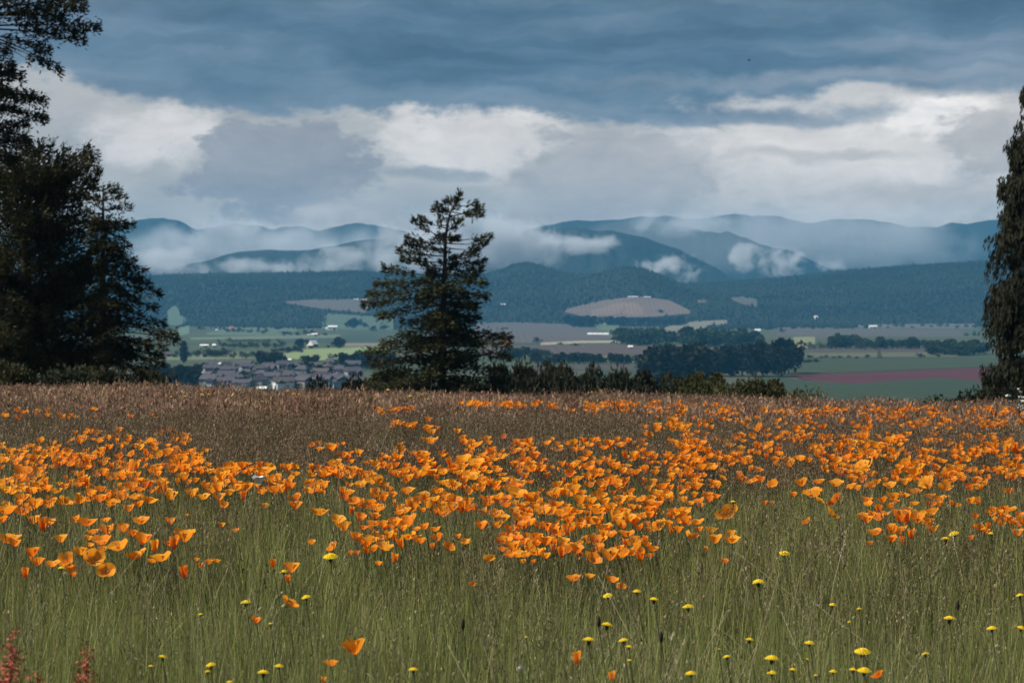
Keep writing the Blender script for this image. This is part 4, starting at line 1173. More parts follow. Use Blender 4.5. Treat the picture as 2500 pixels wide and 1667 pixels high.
for i in range(5):      # near seed grass
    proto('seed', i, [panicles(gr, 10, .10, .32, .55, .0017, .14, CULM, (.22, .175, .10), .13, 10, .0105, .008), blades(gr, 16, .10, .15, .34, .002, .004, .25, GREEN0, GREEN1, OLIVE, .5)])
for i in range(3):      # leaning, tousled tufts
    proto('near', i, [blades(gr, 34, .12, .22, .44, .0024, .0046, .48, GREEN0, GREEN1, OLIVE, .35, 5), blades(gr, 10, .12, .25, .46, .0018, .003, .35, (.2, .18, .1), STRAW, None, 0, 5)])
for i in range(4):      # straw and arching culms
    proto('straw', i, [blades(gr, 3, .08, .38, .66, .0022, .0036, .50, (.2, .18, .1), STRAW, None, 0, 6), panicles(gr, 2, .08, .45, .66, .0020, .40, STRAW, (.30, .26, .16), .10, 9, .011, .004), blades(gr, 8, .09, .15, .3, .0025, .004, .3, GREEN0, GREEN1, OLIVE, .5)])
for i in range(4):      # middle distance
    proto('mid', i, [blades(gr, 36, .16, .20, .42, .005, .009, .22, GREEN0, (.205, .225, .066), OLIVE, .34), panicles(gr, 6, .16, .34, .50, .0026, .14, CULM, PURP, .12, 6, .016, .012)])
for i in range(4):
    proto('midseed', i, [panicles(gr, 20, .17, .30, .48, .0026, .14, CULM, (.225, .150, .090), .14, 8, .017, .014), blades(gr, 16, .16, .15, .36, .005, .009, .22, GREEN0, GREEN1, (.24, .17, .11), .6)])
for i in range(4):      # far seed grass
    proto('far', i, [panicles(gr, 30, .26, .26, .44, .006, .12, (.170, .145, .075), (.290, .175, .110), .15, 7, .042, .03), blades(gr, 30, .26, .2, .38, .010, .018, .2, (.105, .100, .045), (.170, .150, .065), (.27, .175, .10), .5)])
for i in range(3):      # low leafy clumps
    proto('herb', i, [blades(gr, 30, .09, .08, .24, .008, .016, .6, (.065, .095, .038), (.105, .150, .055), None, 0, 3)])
def scatter(name, label, pts, idx, rot, scl):
    me = bpy.data.meshes.new(name)
    n = len(pts)
    me.vertices.add(n); me.vertices.foreach_set('co', np.asarray(pts, np.float32).ravel())
    a = me.attributes.new('pick', 'INT', 'POINT'); a.data.foreach_set('value', np.asarray(idx, np.int32))
    a = me.attributes.new('turn', 'FLOAT_VECTOR', 'POINT'); a.data.foreach_set('vector', np.asarray(rot, np.float32).ravel())
    a = me.attributes.new('size', 'FLOAT_VECTOR', 'POINT'); a.data.foreach_set('vector', np.asarray(scl, np.float32).ravel())
    o = link(name, me, None, m_grass)
    ng = bpy.data.node_groups.new(name, 'GeometryNodeTree')
    ng.interface.new_socket('Geometry', in_out='INPUT', socket_type='NodeSocketGeometry')
    ng.interface.new_socket('Geometry', in_out='OUTPUT', socket_type='NodeSocketGeometry')
    N = ng.nodes; Lk = ng.links
    gi, go = N.new('NodeGroupInput'), N.new('NodeGroupOutput')
    ci = N.new('GeometryNodeCollectionInfo'); ci.inputs['Collection'].default_value = protoc
    ci.inputs['Separate Children'].default_value = True; ci.inputs['Reset Children'].default_value = True
    ip = N.new('GeometryNodeInstanceOnPoints'); ip.inputs['Pick Instance'].default_value = True
    def na(nm, ty):
        q = N.new('GeometryNodeInputNamedAttribute'); q.data_type = ty; q.inputs['Name'].default_value = nm
        return q.outputs['Attribute']
    er = N.new('FunctionNodeEulerToRotation')
    Lk.new(na('turn', 'FLOAT_VECTOR'), er.inputs[0])
    Lk.new(gi.outputs[0], ip.inputs['Points']); Lk.new(ci.outputs[0], ip.inputs['Instance'])
    Lk.new(na('pick', 'INT'), ip.inputs['Instance Index']); Lk.new(er.outputs[0], ip.inputs['Rotation']); Lk.new(na('size', 'FLOAT_VECTOR'), ip.inputs['Scale'])
    Lk.new(ip.outputs[0], go.inputs[0])
    md = o.modifiers.new('scatter', 'NODES'); md.node_group = ng
    return tag(o, label, None, None, 'stuff')
def grow(y0, y1, dens, mixf, margin, smin, smax):
    area_n = int(dens * (y1 - y0) * (2 * margin + .44 * (y0 + y1) / 2))
    y = y0 + (y1 - y0) * rng.random(area_n * 2)
    x = rng.uniform(-1, 1, area_n * 2) * (margin + .22 * y1)
    k = np.abs(x) < margin + .22 * y
    x, y = x[k][:area_n], y[k][:area_n]
    nz = np.array([mnoise.noise((a * .55, b * .28, 3.3)) for a, b in zip(x, y)])
    nz2 = np.array([mnoise.noise((a * 1.6, b * .9, 9.1)) for a, b in zip(x, y)])
    kk = rng.random(len(x)) < np.clip(.85 + .5 * nz2, .35, 1)
    x, y, nz, nz2 = x[kk], y[kk], nz[kk], nz2[kk]
    kind = mixf(x, y, nz)
    z = near_ground(x, y)
    s = rng.uniform(smin, smax, len(x)) * (1 + .10 * nz)
    rot = np.stack([rng.normal(0, .07, len(x)), rng.normal(0, .07, len(x)), rng.random(len(x)) * 6.283], -1)
    return np.stack([x, y, z], -1), kind, rot, np.stack([s, s, s * rng.uniform(.85, 1.12, len(x))], -1)
def pick(kinds, probs):
    def f(x, y, nz):
        out = np.zeros(len(x), int)
        p = np.array([probs(a, b, c) for a, b, c in zip(x, y, nz)])
        p /= p.sum(1, keepdims=True)
        u = rng.random(len(x)); ch = (u[:, None] > np.cumsum(p, 1)).sum(1).clip(0, len(kinds) - 1)
        for i, kd in enumerate(kinds):
            m = ch == i
            out[m] = rng.choice(PN[kd], m.sum())
        return out
    return f
sets = [grow(3.2, 8.5, 120, pick(['near', 'seed', 'straw', 'herb'], lambda x, y, n: (.82 - .2 * n, .03 + .3 * max(n, 0), .05, .10)), 1.6, .8, 1.1),
        grow(8.5, 14.0, 85, pick(['near', 'seed', 'straw', 'mid'], lambda x, y, n: (.64 - .3 * n, .07 + .35 * max(n, 0), .05, .25)), 1.8, .85, 1.15),
        grow(14.0, 22.0, 48, pick(['mid', 'midseed', 'straw'], lambda x, y, n: (.42 - .3 * n - .02 * (y - 14), .55 + .5 * max(n, 0), .05)), 2.2, .85, 1.1),
        grow(22.0, 58.0, 15, pick(['far', 'midseed', 'straw'], lambda x, y, n: (.75, .22, .03)), 3.0, .85, 1.1)]
P_, K_, R_, S_ = [np.concatenate([s[i] for s in sets]) for i in range(4)]
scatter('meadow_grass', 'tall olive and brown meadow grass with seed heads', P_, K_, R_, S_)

# ------------------------------------------------------------------ poppies
m_pet, t, bs = mat_new('poppy petal')
at_ = t.new('ShaderNodeAttribute'); at_.attribute_name = 'tint'
oi = t.new('ShaderNodeObjectInfo')
v_, s_, _b = t.sep(at_.outputs['Color'])
oc_, _g, _b2 = t.sep(oi.outputs['Color'])
sh = t.m('ADD', s_, oc_, None, True)
ca = t.ramp(v_, [(0.0, (0.90, 0.28, 0.014)), (.55, (0.97, 0.385, 0.022)), (1.0, (0.98, 0.48, 0.045))])
cb_ = t.ramp(v_, [(0.0, (0.74, 0.110, 0.010)), (.55, (0.91, 0.210, 0.016)), (1.0, (0.95, 0.29, 0.026))])
pc = t.mix(sh, ca, cb_)
t.put(bs.inputs['Base Color'], pc); bs.inputs['Roughness'].default_value = 0.55
tr = t.new('ShaderNodeBsdfTranslucent'); t.put(tr.inputs[0], pc)
mx = t.new('ShaderNodeMixShader'); mx.inputs[0].default_value = 0.5
t.l.new(bs.outputs[0], mx.inputs[1]); t.l.new(tr.outputs[0], mx.inputs[2])
t.l.new(mx.outputs[0], m_pet.node_tree.nodes['Material Output'].inputs[0])
m_stem = plain('poppy stem', (0.060, 0.085, 0.040), 0.25, 20.0)
m_wpet = plain('white petal', (0.80, 0.79, 0.74), 0.05, 40.0, 0.5)
def petal_np(Rw, Hh, p, q, span, flare, wave, ph, na=6, nv=6, notch=.20):
    a = np.linspace(-1, 1, na); v = np.linspace(0, 1, nv)
    A, V = np.meshgrid(a, v)
    phi = A * span * (.5 + .5 * V)
    r = Rw * (.06 + .94 * V ** p) * (1 + flare * np.maximum(V - .6, 0) * (1 - .5 * A * A))
    z = Hh * (V ** q) * (1 - notch * A * A * V) + wave * V * V * np.sin(A * 4.2 + ph) - flare * .35 * np.maximum(V - .7, 0) * Rw
    r = r + wave * .8 * V * np.cos(A * 3.1 + ph * 1.7)
    P = np.stack([np.cos(phi) * r, np.sin(phi) * r, z], -1).reshape(-1, 3)
    idx = np.arange(na * nv).reshape(nv, na)
    f = np.stack([idx[:-1, :-1], idx[:-1, 1:], idx[1:, 1:], idx[1:, :-1]], -1).reshape(-1, 4)
    c = np.zeros((len(P), 3)); c[:, 0] = V.ravel()
    return P, f, c
SHAPES = {'c': (.49, .64, .72, 1.22, 1.10, .14, .050), 'w': (.51, .44, .66, 1.45, 1.10, .30, .06), 'b': (.27, .80, .45, 1.0, 1.25, .05, .02), 's': (.50, .44, .62, 1.4, 1.05, .40, .08)}
PETAL = {}
for k_, sp in SHAPES.items():
    for j in range(4):
        P, f, c = petal_np(sp[0] * (1 + .05 * (j - 1.5)), sp[1] * (1 + .09 * math.sin(j * 2.1)), sp[2], sp[3], sp[4], sp[5] * (1 + .6 * math.cos(j * 1.9)), sp[6], j * 1.7)
        PETAL[k_, j] = mesh_np('petal', P, f, m_pet, True, c)
        PETAL[k_ + 'white', j] = mesh_np('petal', P, f, m_wpet, True, c)
sv_, sf_ = tube([(.0, 0, -.05), (.018, .008, .3), (.022, -.01, .65), (0, 0, 1.0)], [.0016, .0015, .0013, .0012], 4)
STEM = mesh_np('stem', sv_, sf_, m_stem)
def flower_at(px, py, hf, near=2.5, far=60.0):
    return unproject(px, py, hf, far, near)
def make_poppy(fl, label, white=False):
    g = fl['g']
    e = empty('poppy', g, label, 'poppy', 'poppies of the meadow')
    st = link('stem', STEM, e); st.scale = (1, 1, fl['h'])
    rz = fl['rz']
    tilt = Matrix.Rotation(fl['tilt'], 4, Vector((math.cos(fl['ta']), math.sin(fl['ta']), 0)))
    for j in range(4):
        o = link('petal', PETAL[fl['k'] + ('white' if white else ''), (j + fl['v']) % 4], e)
        M = Matrix.Translation((0, 0, fl['h'])) @ tilt @ Matrix.Rotation(rz + j * math.pi / 2 + fl['pj'][j], 4, 'Z') @ Matrix.Scale(fl['w'] * (1.0 if j % 2 else .93), 4)
        o.matrix_local = M
        o.color = (fl['sh'], 0, 0, 1)
def mk(px, py, wpx=None, k=None, sh=None, tall=None):
    hf = rng.uniform(.36, .46)
    hf = tall or hf
    p = flower_at(px, py, hf)
    if p is None: return None
    dist = p[1]
    w = (wpx * dist / FPX) if wpx else np.clip(rng.normal(.049, .009), .030, .070)
    k = k or rng.choice(['c', 'w', 'b', 's'], p=[.42, .34, .11, .13])
    if k == 'b' and wpx: w = w / .62
    hh = SHAPES[k][1] * w * .5
    g = np.array([p[0], p[1], float(near_ground(p[0], p[1]))])
    tilt = abs(rng.normal(0, .17)) + (.6 if k == 's' else 0)
    if sh is None:
        sh = np.clip(rng.normal(.44, .24) + .010 * max(0, dist - 9), 0, 1)
    return dict(px=px, py=py, g=g, h=p[2] - g[2] - hh, w=w, k=k, tilt=tilt, ta=rng.random() * 6.28, rz=rng.random() * 6.28, v=int(rng.integers(0, 4)), pj=rng.normal(0, .09, 4), sh=float(sh), d=dist)
Y_ = .08; O_ = None; RD = .95
Z1 = lambda x, y: (x * .34014, 930 + y * .34014)
Z2 = lambda x, y: (800 + x * .34014, 930 + y * .34014)
Z3 = lambda x, y: (1700 + x * .34014, 930 + y * .34014)
EX = []
def ex(Z, rows):
    for r_ in rows:
        x, y, w = r_[:3]; k = r_[3] if len(r_) > 3 else None; sh = r_[4] if len(r_) > 4 else None
        px, py = Z(x, y)
        f = mk(px, py, w * .34014, k, sh)
        if f: EX.append(f)
ex(Z1, [(60, 1130, 150, 'w'), (100, 1160, 95, 'c'), (240, 990, 110, 'c', Y_), (310, 1030, 75, 'b'), (355, 1010, 85, 'c'), (165, 935, 120, 'w'), (45, 925, 140, 'w'), (20, 990, 80, 'c'), (230, 870, 80, 'c'), (440, 1130, 90, 'c', Y_), (632, 1125, 62, 'c', Y_),
        (670, 1080, 85, 'w'), (765, 1065, 125, 'c'), (875, 1055, 95, 'c', .7), (945, 1090, 85, 'c'), (735, 1142, 135, 'w'), (1022, 1130, 130, 'c'), (640, 1175, 65, 'w'), (860, 1182, 145, 'w'), (735, 1206, 72, 'c'), (232, 1225, 112, 'c'), (260, 1292, 112, 'c'), (375, 1310, 100, 'w'),
        (492, 1268, 110, 's'), (572, 1220, 105, 'c', Y_), (500, 1342, 95, 'c'), (530, 1386, 52, 'c'), (180, 1376, 60, 'b'), (660, 1256, 140, 's'), (762, 1352, 120, 's'), (980, 1246, 142, 'w', Y_), (1112, 1182, 75, 'b'), (1100, 1288, 85, 'w', Y_), (1160, 1262, 140, 'w'), (1325, 1108, 150, 'c'),
        (1240, 1160, 80, 'b'), (1208, 1166, 62, 'c'), (1326, 1366, 78, 'b', RD), (1432, 1322, 60, 'c'), (1410, 1280, 42, 'c'), (1500, 1298, 62, 'c'), (1550, 1290, 52, 'c'), (1962, 1310, 52, 'b', .7), (2086, 1335, 122, 'c'), (2072, 1420, 52, 'b', .7), (2236, 1155, 60, 'c'), (1690, 1070, 60, 'w'), (1586, 1030, 60, 'c'),
        (2286, 936, 122, 'w', Y_), (1226, 1002, 85, 'c'), (1015, 1000, 110, 'w'), (622, 1012, 130, 'w'), (540, 992, 80, 'c'), (922, 910, 90, 'c'), (790, 885, 62, 'c'), (735, 832, 100, 'w'), (560, 816, 50, 'c'), (650, 796, 62, 'c', .7), (582, 858, 90, 'w'), (612, 716, 62, 'b'), (780, 686, 92, 'c'), (1222, 820, 112, 'c', Y_),
        (1376, 802, 102, 'c', Y_), (1526, 780, 82, 'c', Y_), (1600, 890, 82, 'c'), (1700, 760, 110, 'w'), (1640, 800, 80, 'c'), (1985, 690, 90, 'c', .2), (1900, 640, 120, 'w', .2), (2050, 745, 80, 'b'), (1975, 780, 85, 'c', .7), (1570, 830, 90, 'c'), (1460, 830, 90, 'w', Y_), (1060, 850, 120, 'w', Y_), (1745, 825, 62, 'b'), (2265, 770, 85, 'c'), (2120, 840, 100, 'c'), (865, 750, 100, 'w', Y_),
        (405, 580, 85, 'b'), (425, 525, 90, 'w'), (125, 565, 62, 'c'), (735, 588, 72, 'c'), (160, 650, 130, 'w'), (290, 640, 90, 'c'), (940, 620, 90, 'b'), (330, 775, 80, 'c'), (400, 785, 90, 'w'), (465, 755, 75, 'c'), (1340, 960, 30, 'c'), (760, 995, 70, 'w'), (350, 870, 80, 'w'), (440, 870, 60, 'c'), (990, 820, 60, 'c'), (810, 815, 60, 'c'), (1900, 895, 60, 'c'), (2120, 890, 90, 'c'), (225, 740, 80, 'c')])
ex(Z2, [(45, 1185, 90, 's', .6), (70, 992, 105, 'w', Y_), (106, 1042, 122, 'c', Y_), (195, 1112, 100, 'c'), (230, 976, 92, 'c'), (332, 966, 82, 'c'), (252, 1052, 72, 'w'), (372, 910, 100, 'w'), (480, 1012, 112, 'c'), (582, 1002, 132, 'c'), (540, 1052, 75, 'c'), (536, 936, 92, 'w', Y_), (310, 1132, 92, 'w', Y_), (382, 1116, 100, 'w'), (442, 1102, 82, 'c', Y_),
        (580, 1112, 110, 'w'), (700, 1042, 72, 'c'), (772, 1062, 82, 'w'), (796, 1112, 62, 'c'), (662, 1142, 82, 'c'), (752, 1186, 42, 'b'), (852, 1182, 92, 's'), (940, 1112, 52, 'c'), (986, 1152, 82, 'w'), (272, 1212, 82, 'c', .6), (332, 1202, 72, 'c', .6), (422, 1196, 92, 'w'), (162, 1232, 42, 'c', .7), (212, 1232, 52, 'c', .7), (362, 1310, 62, 'c'), (482, 1272, 62, 'b'), (752, 906, 120, 's', Y_), (1046, 912, 52, 'b', 1.0),
        (1252, 852, 142, 'w'), (1390, 896, 62, 'c'), (1440, 962, 82, 'b', 1.0), (1552, 926, 112, 'w'), (1702, 952, 152, 'c', .5), (1202, 952, 112, 'w'), (1252, 984, 110, 'w'), (1102, 1032, 92, 'c'), (1222, 1032, 82, 'c'), (1310, 1062, 92, 'c'), (1272, 1142, 112, 'w'), (1452, 1112, 112, 'w', Y_), (1542, 1132, 82, 'w', Y_), (1582, 1042, 152, 'w', .6), (1746, 1046, 92, 'c'), (1682, 1152, 92, 'c', Y_), (1622, 1196, 62, 'b'),
        (1802, 1172, 82, 'c'), (1872, 1132, 102, 'c', Y_), (1952, 1132, 92, 'c', Y_), (1960, 1202, 82, 'c'), (1906, 1002, 112, 'w'), (1982, 1052, 112, 'w'), (2062, 972, 82, 'b'), (2152, 982, 102, 'c'), (2142, 1092, 112, 'w', .6), (2202, 1002, 92, 'c'), (2262, 962, 92, 'w'), (2302, 882, 92, 'c'), (1896, 1272, 122, 's', .55), (1802, 1256, 72, 'c'), (1560, 1252, 82, 'c', Y_), (1386, 1242, 82, 'c'), (1482, 1292, 42, 'c'), (1402, 1292, 52, 'c'),
        (2096, 1242, 42, 'c'), (2182, 1236, 62, 's'), (2246, 1242, 82, 'b'), (2322, 1252, 72, 'c'), (1766, 1412, 102, 'w'), (1876, 1396, 82, 'w', Y_), (2036, 1422, 92, 'w'), (2102, 1472, 72, 's'), (1160, 1272, 82, 's', Y_), (900, 1200, 45, 's'), (880, 1180, 60, 's'),
        (985, 555, 110, 'w', .05), (1070, 590, 110, 'w', .1), (1030, 680, 110, 'w', .1), (940, 650, 75, 'b', .2), (735, 655, 110, 'w', .25), (645, 670, 70, 'b', .3), (695, 545, 95, 'c', .5), (575, 690, 90, 'c', .3), (240, 740, 110, 'w', .1), (265, 690, 100, 'c', .1), (360, 715, 110, 's', .25), (575, 780, 90, 'w', .08), (880, 740, 90, 'w', .05), (830, 725, 90, 'w', .05), (1355, 805, 140, 'w', .25), (1450, 830, 90, 'c', .3), (1650, 745, 85, 'c', .05),
        (740, 365, 80, 'c', .2), (735, 425, 110, 'w', .3), (925, 358, 62, 'c', .1), (975, 395, 35, 'c', .6), (520, 455, 52, 'c'), (520, 490, 80, 's'), (530, 530, 60, 'c'), (60, 585, 90, 'c'), (40, 650, 85, 'c'), (105, 650, 80, 'c'), (1435, 465, 60, 's', .6), (1365, 440, 85, 'c', .6), (1120, 630, 70, 'c'), (340, 810, 110, 'c'), (190, 860, 85, 's'), (130, 830, 90, 'c'), (1640, 815, 90, 'c'), (1740, 800, 110, 'w'), (1950, 820, 110, 'w'), (2120, 840, 100, 'w'), (1490, 900, 70, 'c'), (840, 830, 90, 'c', .5)])
ex(Z3, [(242, 940, 150, 's', Y_), (105, 1066, 88, 'w', Y_), (20, 1062, 62, 'c'), (136, 1132, 102, 'c', .2), (252, 1136, 122, 'w', .2), (70, 1206, 36, 'b', Y_), (200, 1292, 66, 'c', RD), (760, 726, 90, 'c', .2), (696, 812, 60, 'c'), (850, 802, 132, 'w'), (872, 850, 72, 's'), (1012, 842, 112, 's'), (960, 942, 102, 's', Y_), (802, 1002, 72, 's', .6),
        (1222, 992, 92, 'c', .6), (1310, 922, 62, 'b', .6), (1342, 852, 72, 'c', .6), (1412, 822, 112, 'w', .3), (1402, 892, 62, 'c', .6), (1462, 962, 142, 'c', .7), (1502, 982, 82, 'b', .7), (1582, 982, 112, 'c', .6), (1692, 932, 102, 'w', .6), (1682, 882, 82, 'w', .6), (1732, 842, 122, 'w', .6), (1842, 882, 92, 'w'), (1972, 856, 72, 'c'), (2032, 862, 52, 'b'),
        (1692, 1042, 82, 'b', .7), (1542, 1096, 62, 'b', .6), (1482, 1142, 52, 'b', .7), (1402, 1132, 82, 'c', .6), (1406, 1066, 92, 'c', .6), (1282, 1082, 102, 'w', .6), (1246, 1166, 52, 'c', .7), (1320, 972, 82, 's', .6), (2112, 946, 92, 'w'), (2216, 926, 102, 'w', .6), (2322, 962, 72, 'c', .7), (2182, 1012, 82, 'c', .8), (2262, 1012, 92, 'c', .6),
        (2062, 1072, 82, 'c', .7), (2302, 1086, 92, 'c', .6), (1972, 1122, 52, 'c', .7), (492, 872, 52, 'c'), (546, 872, 42, 'c'), (1792, 762, 112, 'w', Y_), (1662, 732, 112, 's', Y_), (1562, 792, 102, 'w'), (1392, 746, 92, 'w', .2), (1272, 742, 102, 's'), (1112, 756, 82, 'w', .2), (1162, 766, 62, 'c'), (1002, 732, 102, 'w'), (552, 736, 82, 's'), (302, 672, 72, 's', .6),
        (432, 632, 92, 'w', .6), (1187, 517, 120, 's', .15), (1202, 617, 160, 'w', .12), (1402, 557, 82, 'c', .25), (1512, 580, 110, 's', .12), (1572, 652, 92, 'c', .12), (1552, 612, 90, 's', .12), (1056, 586, 92, 'c', .25), (1042, 652, 102, 'w'), (1112, 642, 70, 's'), (1256, 666, 62, 'c'), (1430, 662, 80, 'c'), (1660, 670, 90, 'c'), (680, 592, 80, 'c', .15),
        (2120, 390, 66, 'c', .5), (1925, 412, 100, 's', .6), (1505, 378, 82, 'w'), (818, 392, 72, 'c', .5), (715, 340, 62, 'c', .4), (615, 315, 56, 'c', .5), (425, 352, 56, 'c', .3), (893, 412, 46, 'c', .6), (1655, 440, 100, 'w', .3), (1410, 418, 100, 'w', .3), (1280, 452, 110, 'w', .3), (2065, 452, 66, 'c', .6), (2280, 475, 66, 'b', .6), (240, 458, 85, 'w', .3), (320, 488, 70, 'c', .1), (310, 390, 66, 'c')])
ex(lambda x, y: (x, y), [(867, 1579, 57 / .34014, 'c', .25), (808, 1618, 33 / .34014, 'w', .6), (790, 1660, 16 / .34014, 'b'), (702, 1469, 38 / .34014, 's', .5), (625, 1513, 25 / .34014, 'c', .9), (1408, 1605, 27 / .34014, 'b', .5), (1494, 1651, 20 / .34014, 'b', .6), (2147, 1645, 30 / .34014, 's', .9), (1153, 1425, 18 / .34014, 's', .6)])
# the rest of the drifts: rectangles of the photograph (reading width 2352), how many in each
DR = [(1050, 1560, 919, 936, 170), (1300, 1760, 925, 950, 130), (1700, 2352, 930, 952, 130), (1900, 2352, 945, 985, 170), (1500, 2000, 940, 985, 110), (0, 360, 935, 962, 24), (860, 960, 934, 950, 18), (900, 1010, 962, 985, 18), (1480, 1900, 975, 1005, 30),
      (160, 430, 985, 1035, 55), (0, 200, 1010, 1080, 60), (140, 480, 1030, 1090, 95), (0, 560, 1070, 1130, 130), (500, 800, 1060, 1130, 110), (690, 800, 1005, 1040, 7), (780, 1120, 1030, 1120, 130), (1060, 1230, 1000, 1060, 55),
      (1100, 1650, 1040, 1120, 190), (1560, 1800, 995, 1060, 80), (1790, 2352, 990, 1060, 230), (1880, 2352, 1050, 1110, 110), (1250, 1600, 1000, 1050, 60), (800, 1640, 1110, 1180, 150), (1180, 1620, 1160, 1220, 70), (0, 330, 1120, 1170, 30),
      (1980, 2160, 1130, 1220, 22), (1150, 1560, 1215, 1275, 34), (1150, 1250, 1230, 1300, 10), (2100, 2352, 1080, 1130, 20), (2240, 2352, 1150, 1220, 14), (820, 1020, 1195, 1260, 16), (1560, 1720, 1200, 1260, 4), (1640, 1830, 1050, 1110, 14)]
RN = []
for (x0, x1, y0, y1, n) in DR:
    n = int(n * 1.22)
    got = 0; tries = 0
    while got < n and tries < n * 12:
        tries += 1
        x, y = rng.uniform(x0, x1), y0 + (y1 - y0) * rng.beta(1.6, 1.6)
        if mnoise.noise((x / 48.0, y / 17.0, 1.7)) < rng.uniform(-.45, .25): continue
        f = mk(x * D2S, y * D2S)
        got += 1
        if f: RN.append(f)
allf = sorted(EX + RN, key=lambda f: -f['w'] / f['d'])
big, small = allf[:298], allf[298:]
# names for the single poppies: shape, colour, part of the meadow, and place among their like
def region(f):
    x, y = f['px'], f['py']
    if y > 1500: return 'near the bottom of the photo'
    col_ = 'far left' if x < 300 else 'left' if x < 700 else 'left centre' if x < 1100 else 'centre' if x < 1500 else 'right centre' if x < 1900 else 'right' if x < 2220 else 'far right'
    row_ = 'front' if y > 1330 else 'near middle' if y > 1250 else 'middle' if y > 1170 else 'back'
    return f'{row_} of the {col_} meadow'
SW = {'c': 'cupped', 'w': 'wide open', 'b': 'narrow closed', 's': 'tilted'}
def colour(f): return 'yellow orange' if f['sh'] < .18 else ('reddish orange' if f['sh'] > .62 else 'orange')
grp = {}
for f in big: grp.setdefault((SW[f['k']], colour(f), region(f)), []).append(f)
for (sw, cl, rg), L_ in grp.items():
    L_.sort(key=lambda f: f['px'])
    for i, f in enumerate(L_):
        make_poppy(f, (ordinal(i, len(L_)) + ' ' if len(L_) > 1 else '') + f'{sw} {cl} poppy, {rg}')
wp = mk(632, 1172, 32, 'c', 0.2, .53); make_poppy(wp, 'single white poppy among the orange ones in the left drift', True)
wp = mk(1272, 1630, 15, 's', 0.2); make_poppy(wp, 'small white blossom low in the green grass near the bottom', True)
# all the others, joined
def low_poppies(fl):
    vs, fs, cs, o = [], [], [], 0
    base = {}
    for k_, sp in SHAPES.items():
        base[k_] = [petal_np(sp[0] * (1 + .05 * (j - 1.5)), sp[1] * (1 + .09 * math.sin(j * 2.1)), sp[2], sp[3], sp[4], sp[5], sp[6], j * 1.7, 3, 3) for j in range(4)]
    for f in fl:
        tilt = np.array(Matrix.Rotation(f['tilt'], 3, Vector((math.cos(f['ta']), math.sin(f['ta']), 0))))
        for j in range(4):
            P, fc, c = base[f['k']][(j + f['v']) % 4]
            a = f['rz'] + j * math.pi / 2
            Rz = np.array([[math.cos(a), -math.sin(a), 0], [math.sin(a), math.cos(a), 0], [0, 0, 1]])
            v = (P * f['w']) @ Rz.T @ tilt.T + f['g'] + np.array([0, 0, f['h']])
            cc = c.copy(); cc[:, 1] = f['sh']
            vs.append(v); fs.append(fc + o); cs.append(cc); o += len(v)
    return np.concatenate(vs), np.concatenate(fs), np.concatenate(cs)
v, f, c = low_poppies(small)
o = tag(link('far_poppies', mesh_np('far_poppies', v, f, m_pet, True, c)), 'smaller orange poppies spread in drifts across the meadow', None, None, 'stuff')
o.color = (0, 0, 0, 1)
vs, fs, oo = [], [], 0
for fl in small:
    vs.append(sv_ * np.array([1.3, 1.3, fl['h']]) + fl['g']); fs.append(sf_ + oo); oo += len(sv_)
tag(link('far_poppy_stems', mesh_np('far_poppy_stems', np.concatenate(vs), np.concatenate(fs), m_stem)), 'stems of the smaller poppies', None, None, 'stuff')

# ------------------------------------------------------------------ yellow daisies
m_yel, t, bs = mat_new('yellow rays')
bs.inputs['Base Color'].default_value = (0.90, 0.68, 0.030, 1)
tr = t.new('ShaderNodeBsdfTranslucent'); tr.inputs[0].default_value = (0.90, 0.68, 0.030, 1)
mx = t.new('ShaderNodeMixShader'); mx.inputs[0].default_value = 0.45
t.l.new(bs.outputs[0], mx.inputs[1]); t.l.new(tr.outputs[0], mx.inputs[2])
t.l.new(mx.outputs[0], m_yel.node_tree.nodes['Material Output'].inputs[0])
m_disc = plain('yellow disc', (0.80, 0.50, 0.03), 0.1, 80.0, 0.7)
m_bract = plain('dark bracts', (0.045, 0.055, 0.030), 0.2, 40.0)
def daisy_np():
    vs, fs, o = [], [], 0
    for ring, (n, r1, z0, z1) in enumerate([(18, .50, .0, .10), (16, .42, .05, .20), (12, .28, .08, .27)]):
        for i in range(n):
            a = 2 * math.pi * i / n + ring * .2
            w = r1 * .34
            ca_, sa = math.cos(a), math.sin(a)
            for (r, s, z) in [(.06, -.2, z0), (r1 * .75, -.5, z1 * .9), (r1, -.22, z1 * .55), (r1, .22, z1 * .55), (r1 * .75, .5, z1 * .9), (.06, .2, z0)]:
                vs.append((ca_ * r - sa * s * w, sa * r + ca_ * s * w, z))
            fs += [(o, o + 1, o + 4, o + 5), (o + 1, o + 2, o + 3, o + 4)]; o += 6
    return np.array(vs), np.array(fs)
v, f = daisy_np(); RAYS = mesh_np('ray_florets', v, f, m_yel, False)
dv, df = tube([(0, 0, .02), (0, 0, .22), (0, 0, .27), (0, 0, .275)], [.14, .13, .07, .004], 9); DISC = mesh_np('disc', dv, df, m_disc)
bv, bf = tube([(0, 0, -.34), (0, 0, -.22), (0, 0, -.06), (0, 0, .02)], [.03, .12, .14, .16], 9); BRACT = mesh_np('bract_cup', bv, bf, m_bract)
m_dstem = plain('daisy stem', (0.050, 0.060, 0.030), 0.25, 20.0)
DST = mesh_np('stem', sv_, sf_, m_dstem)
YD = []
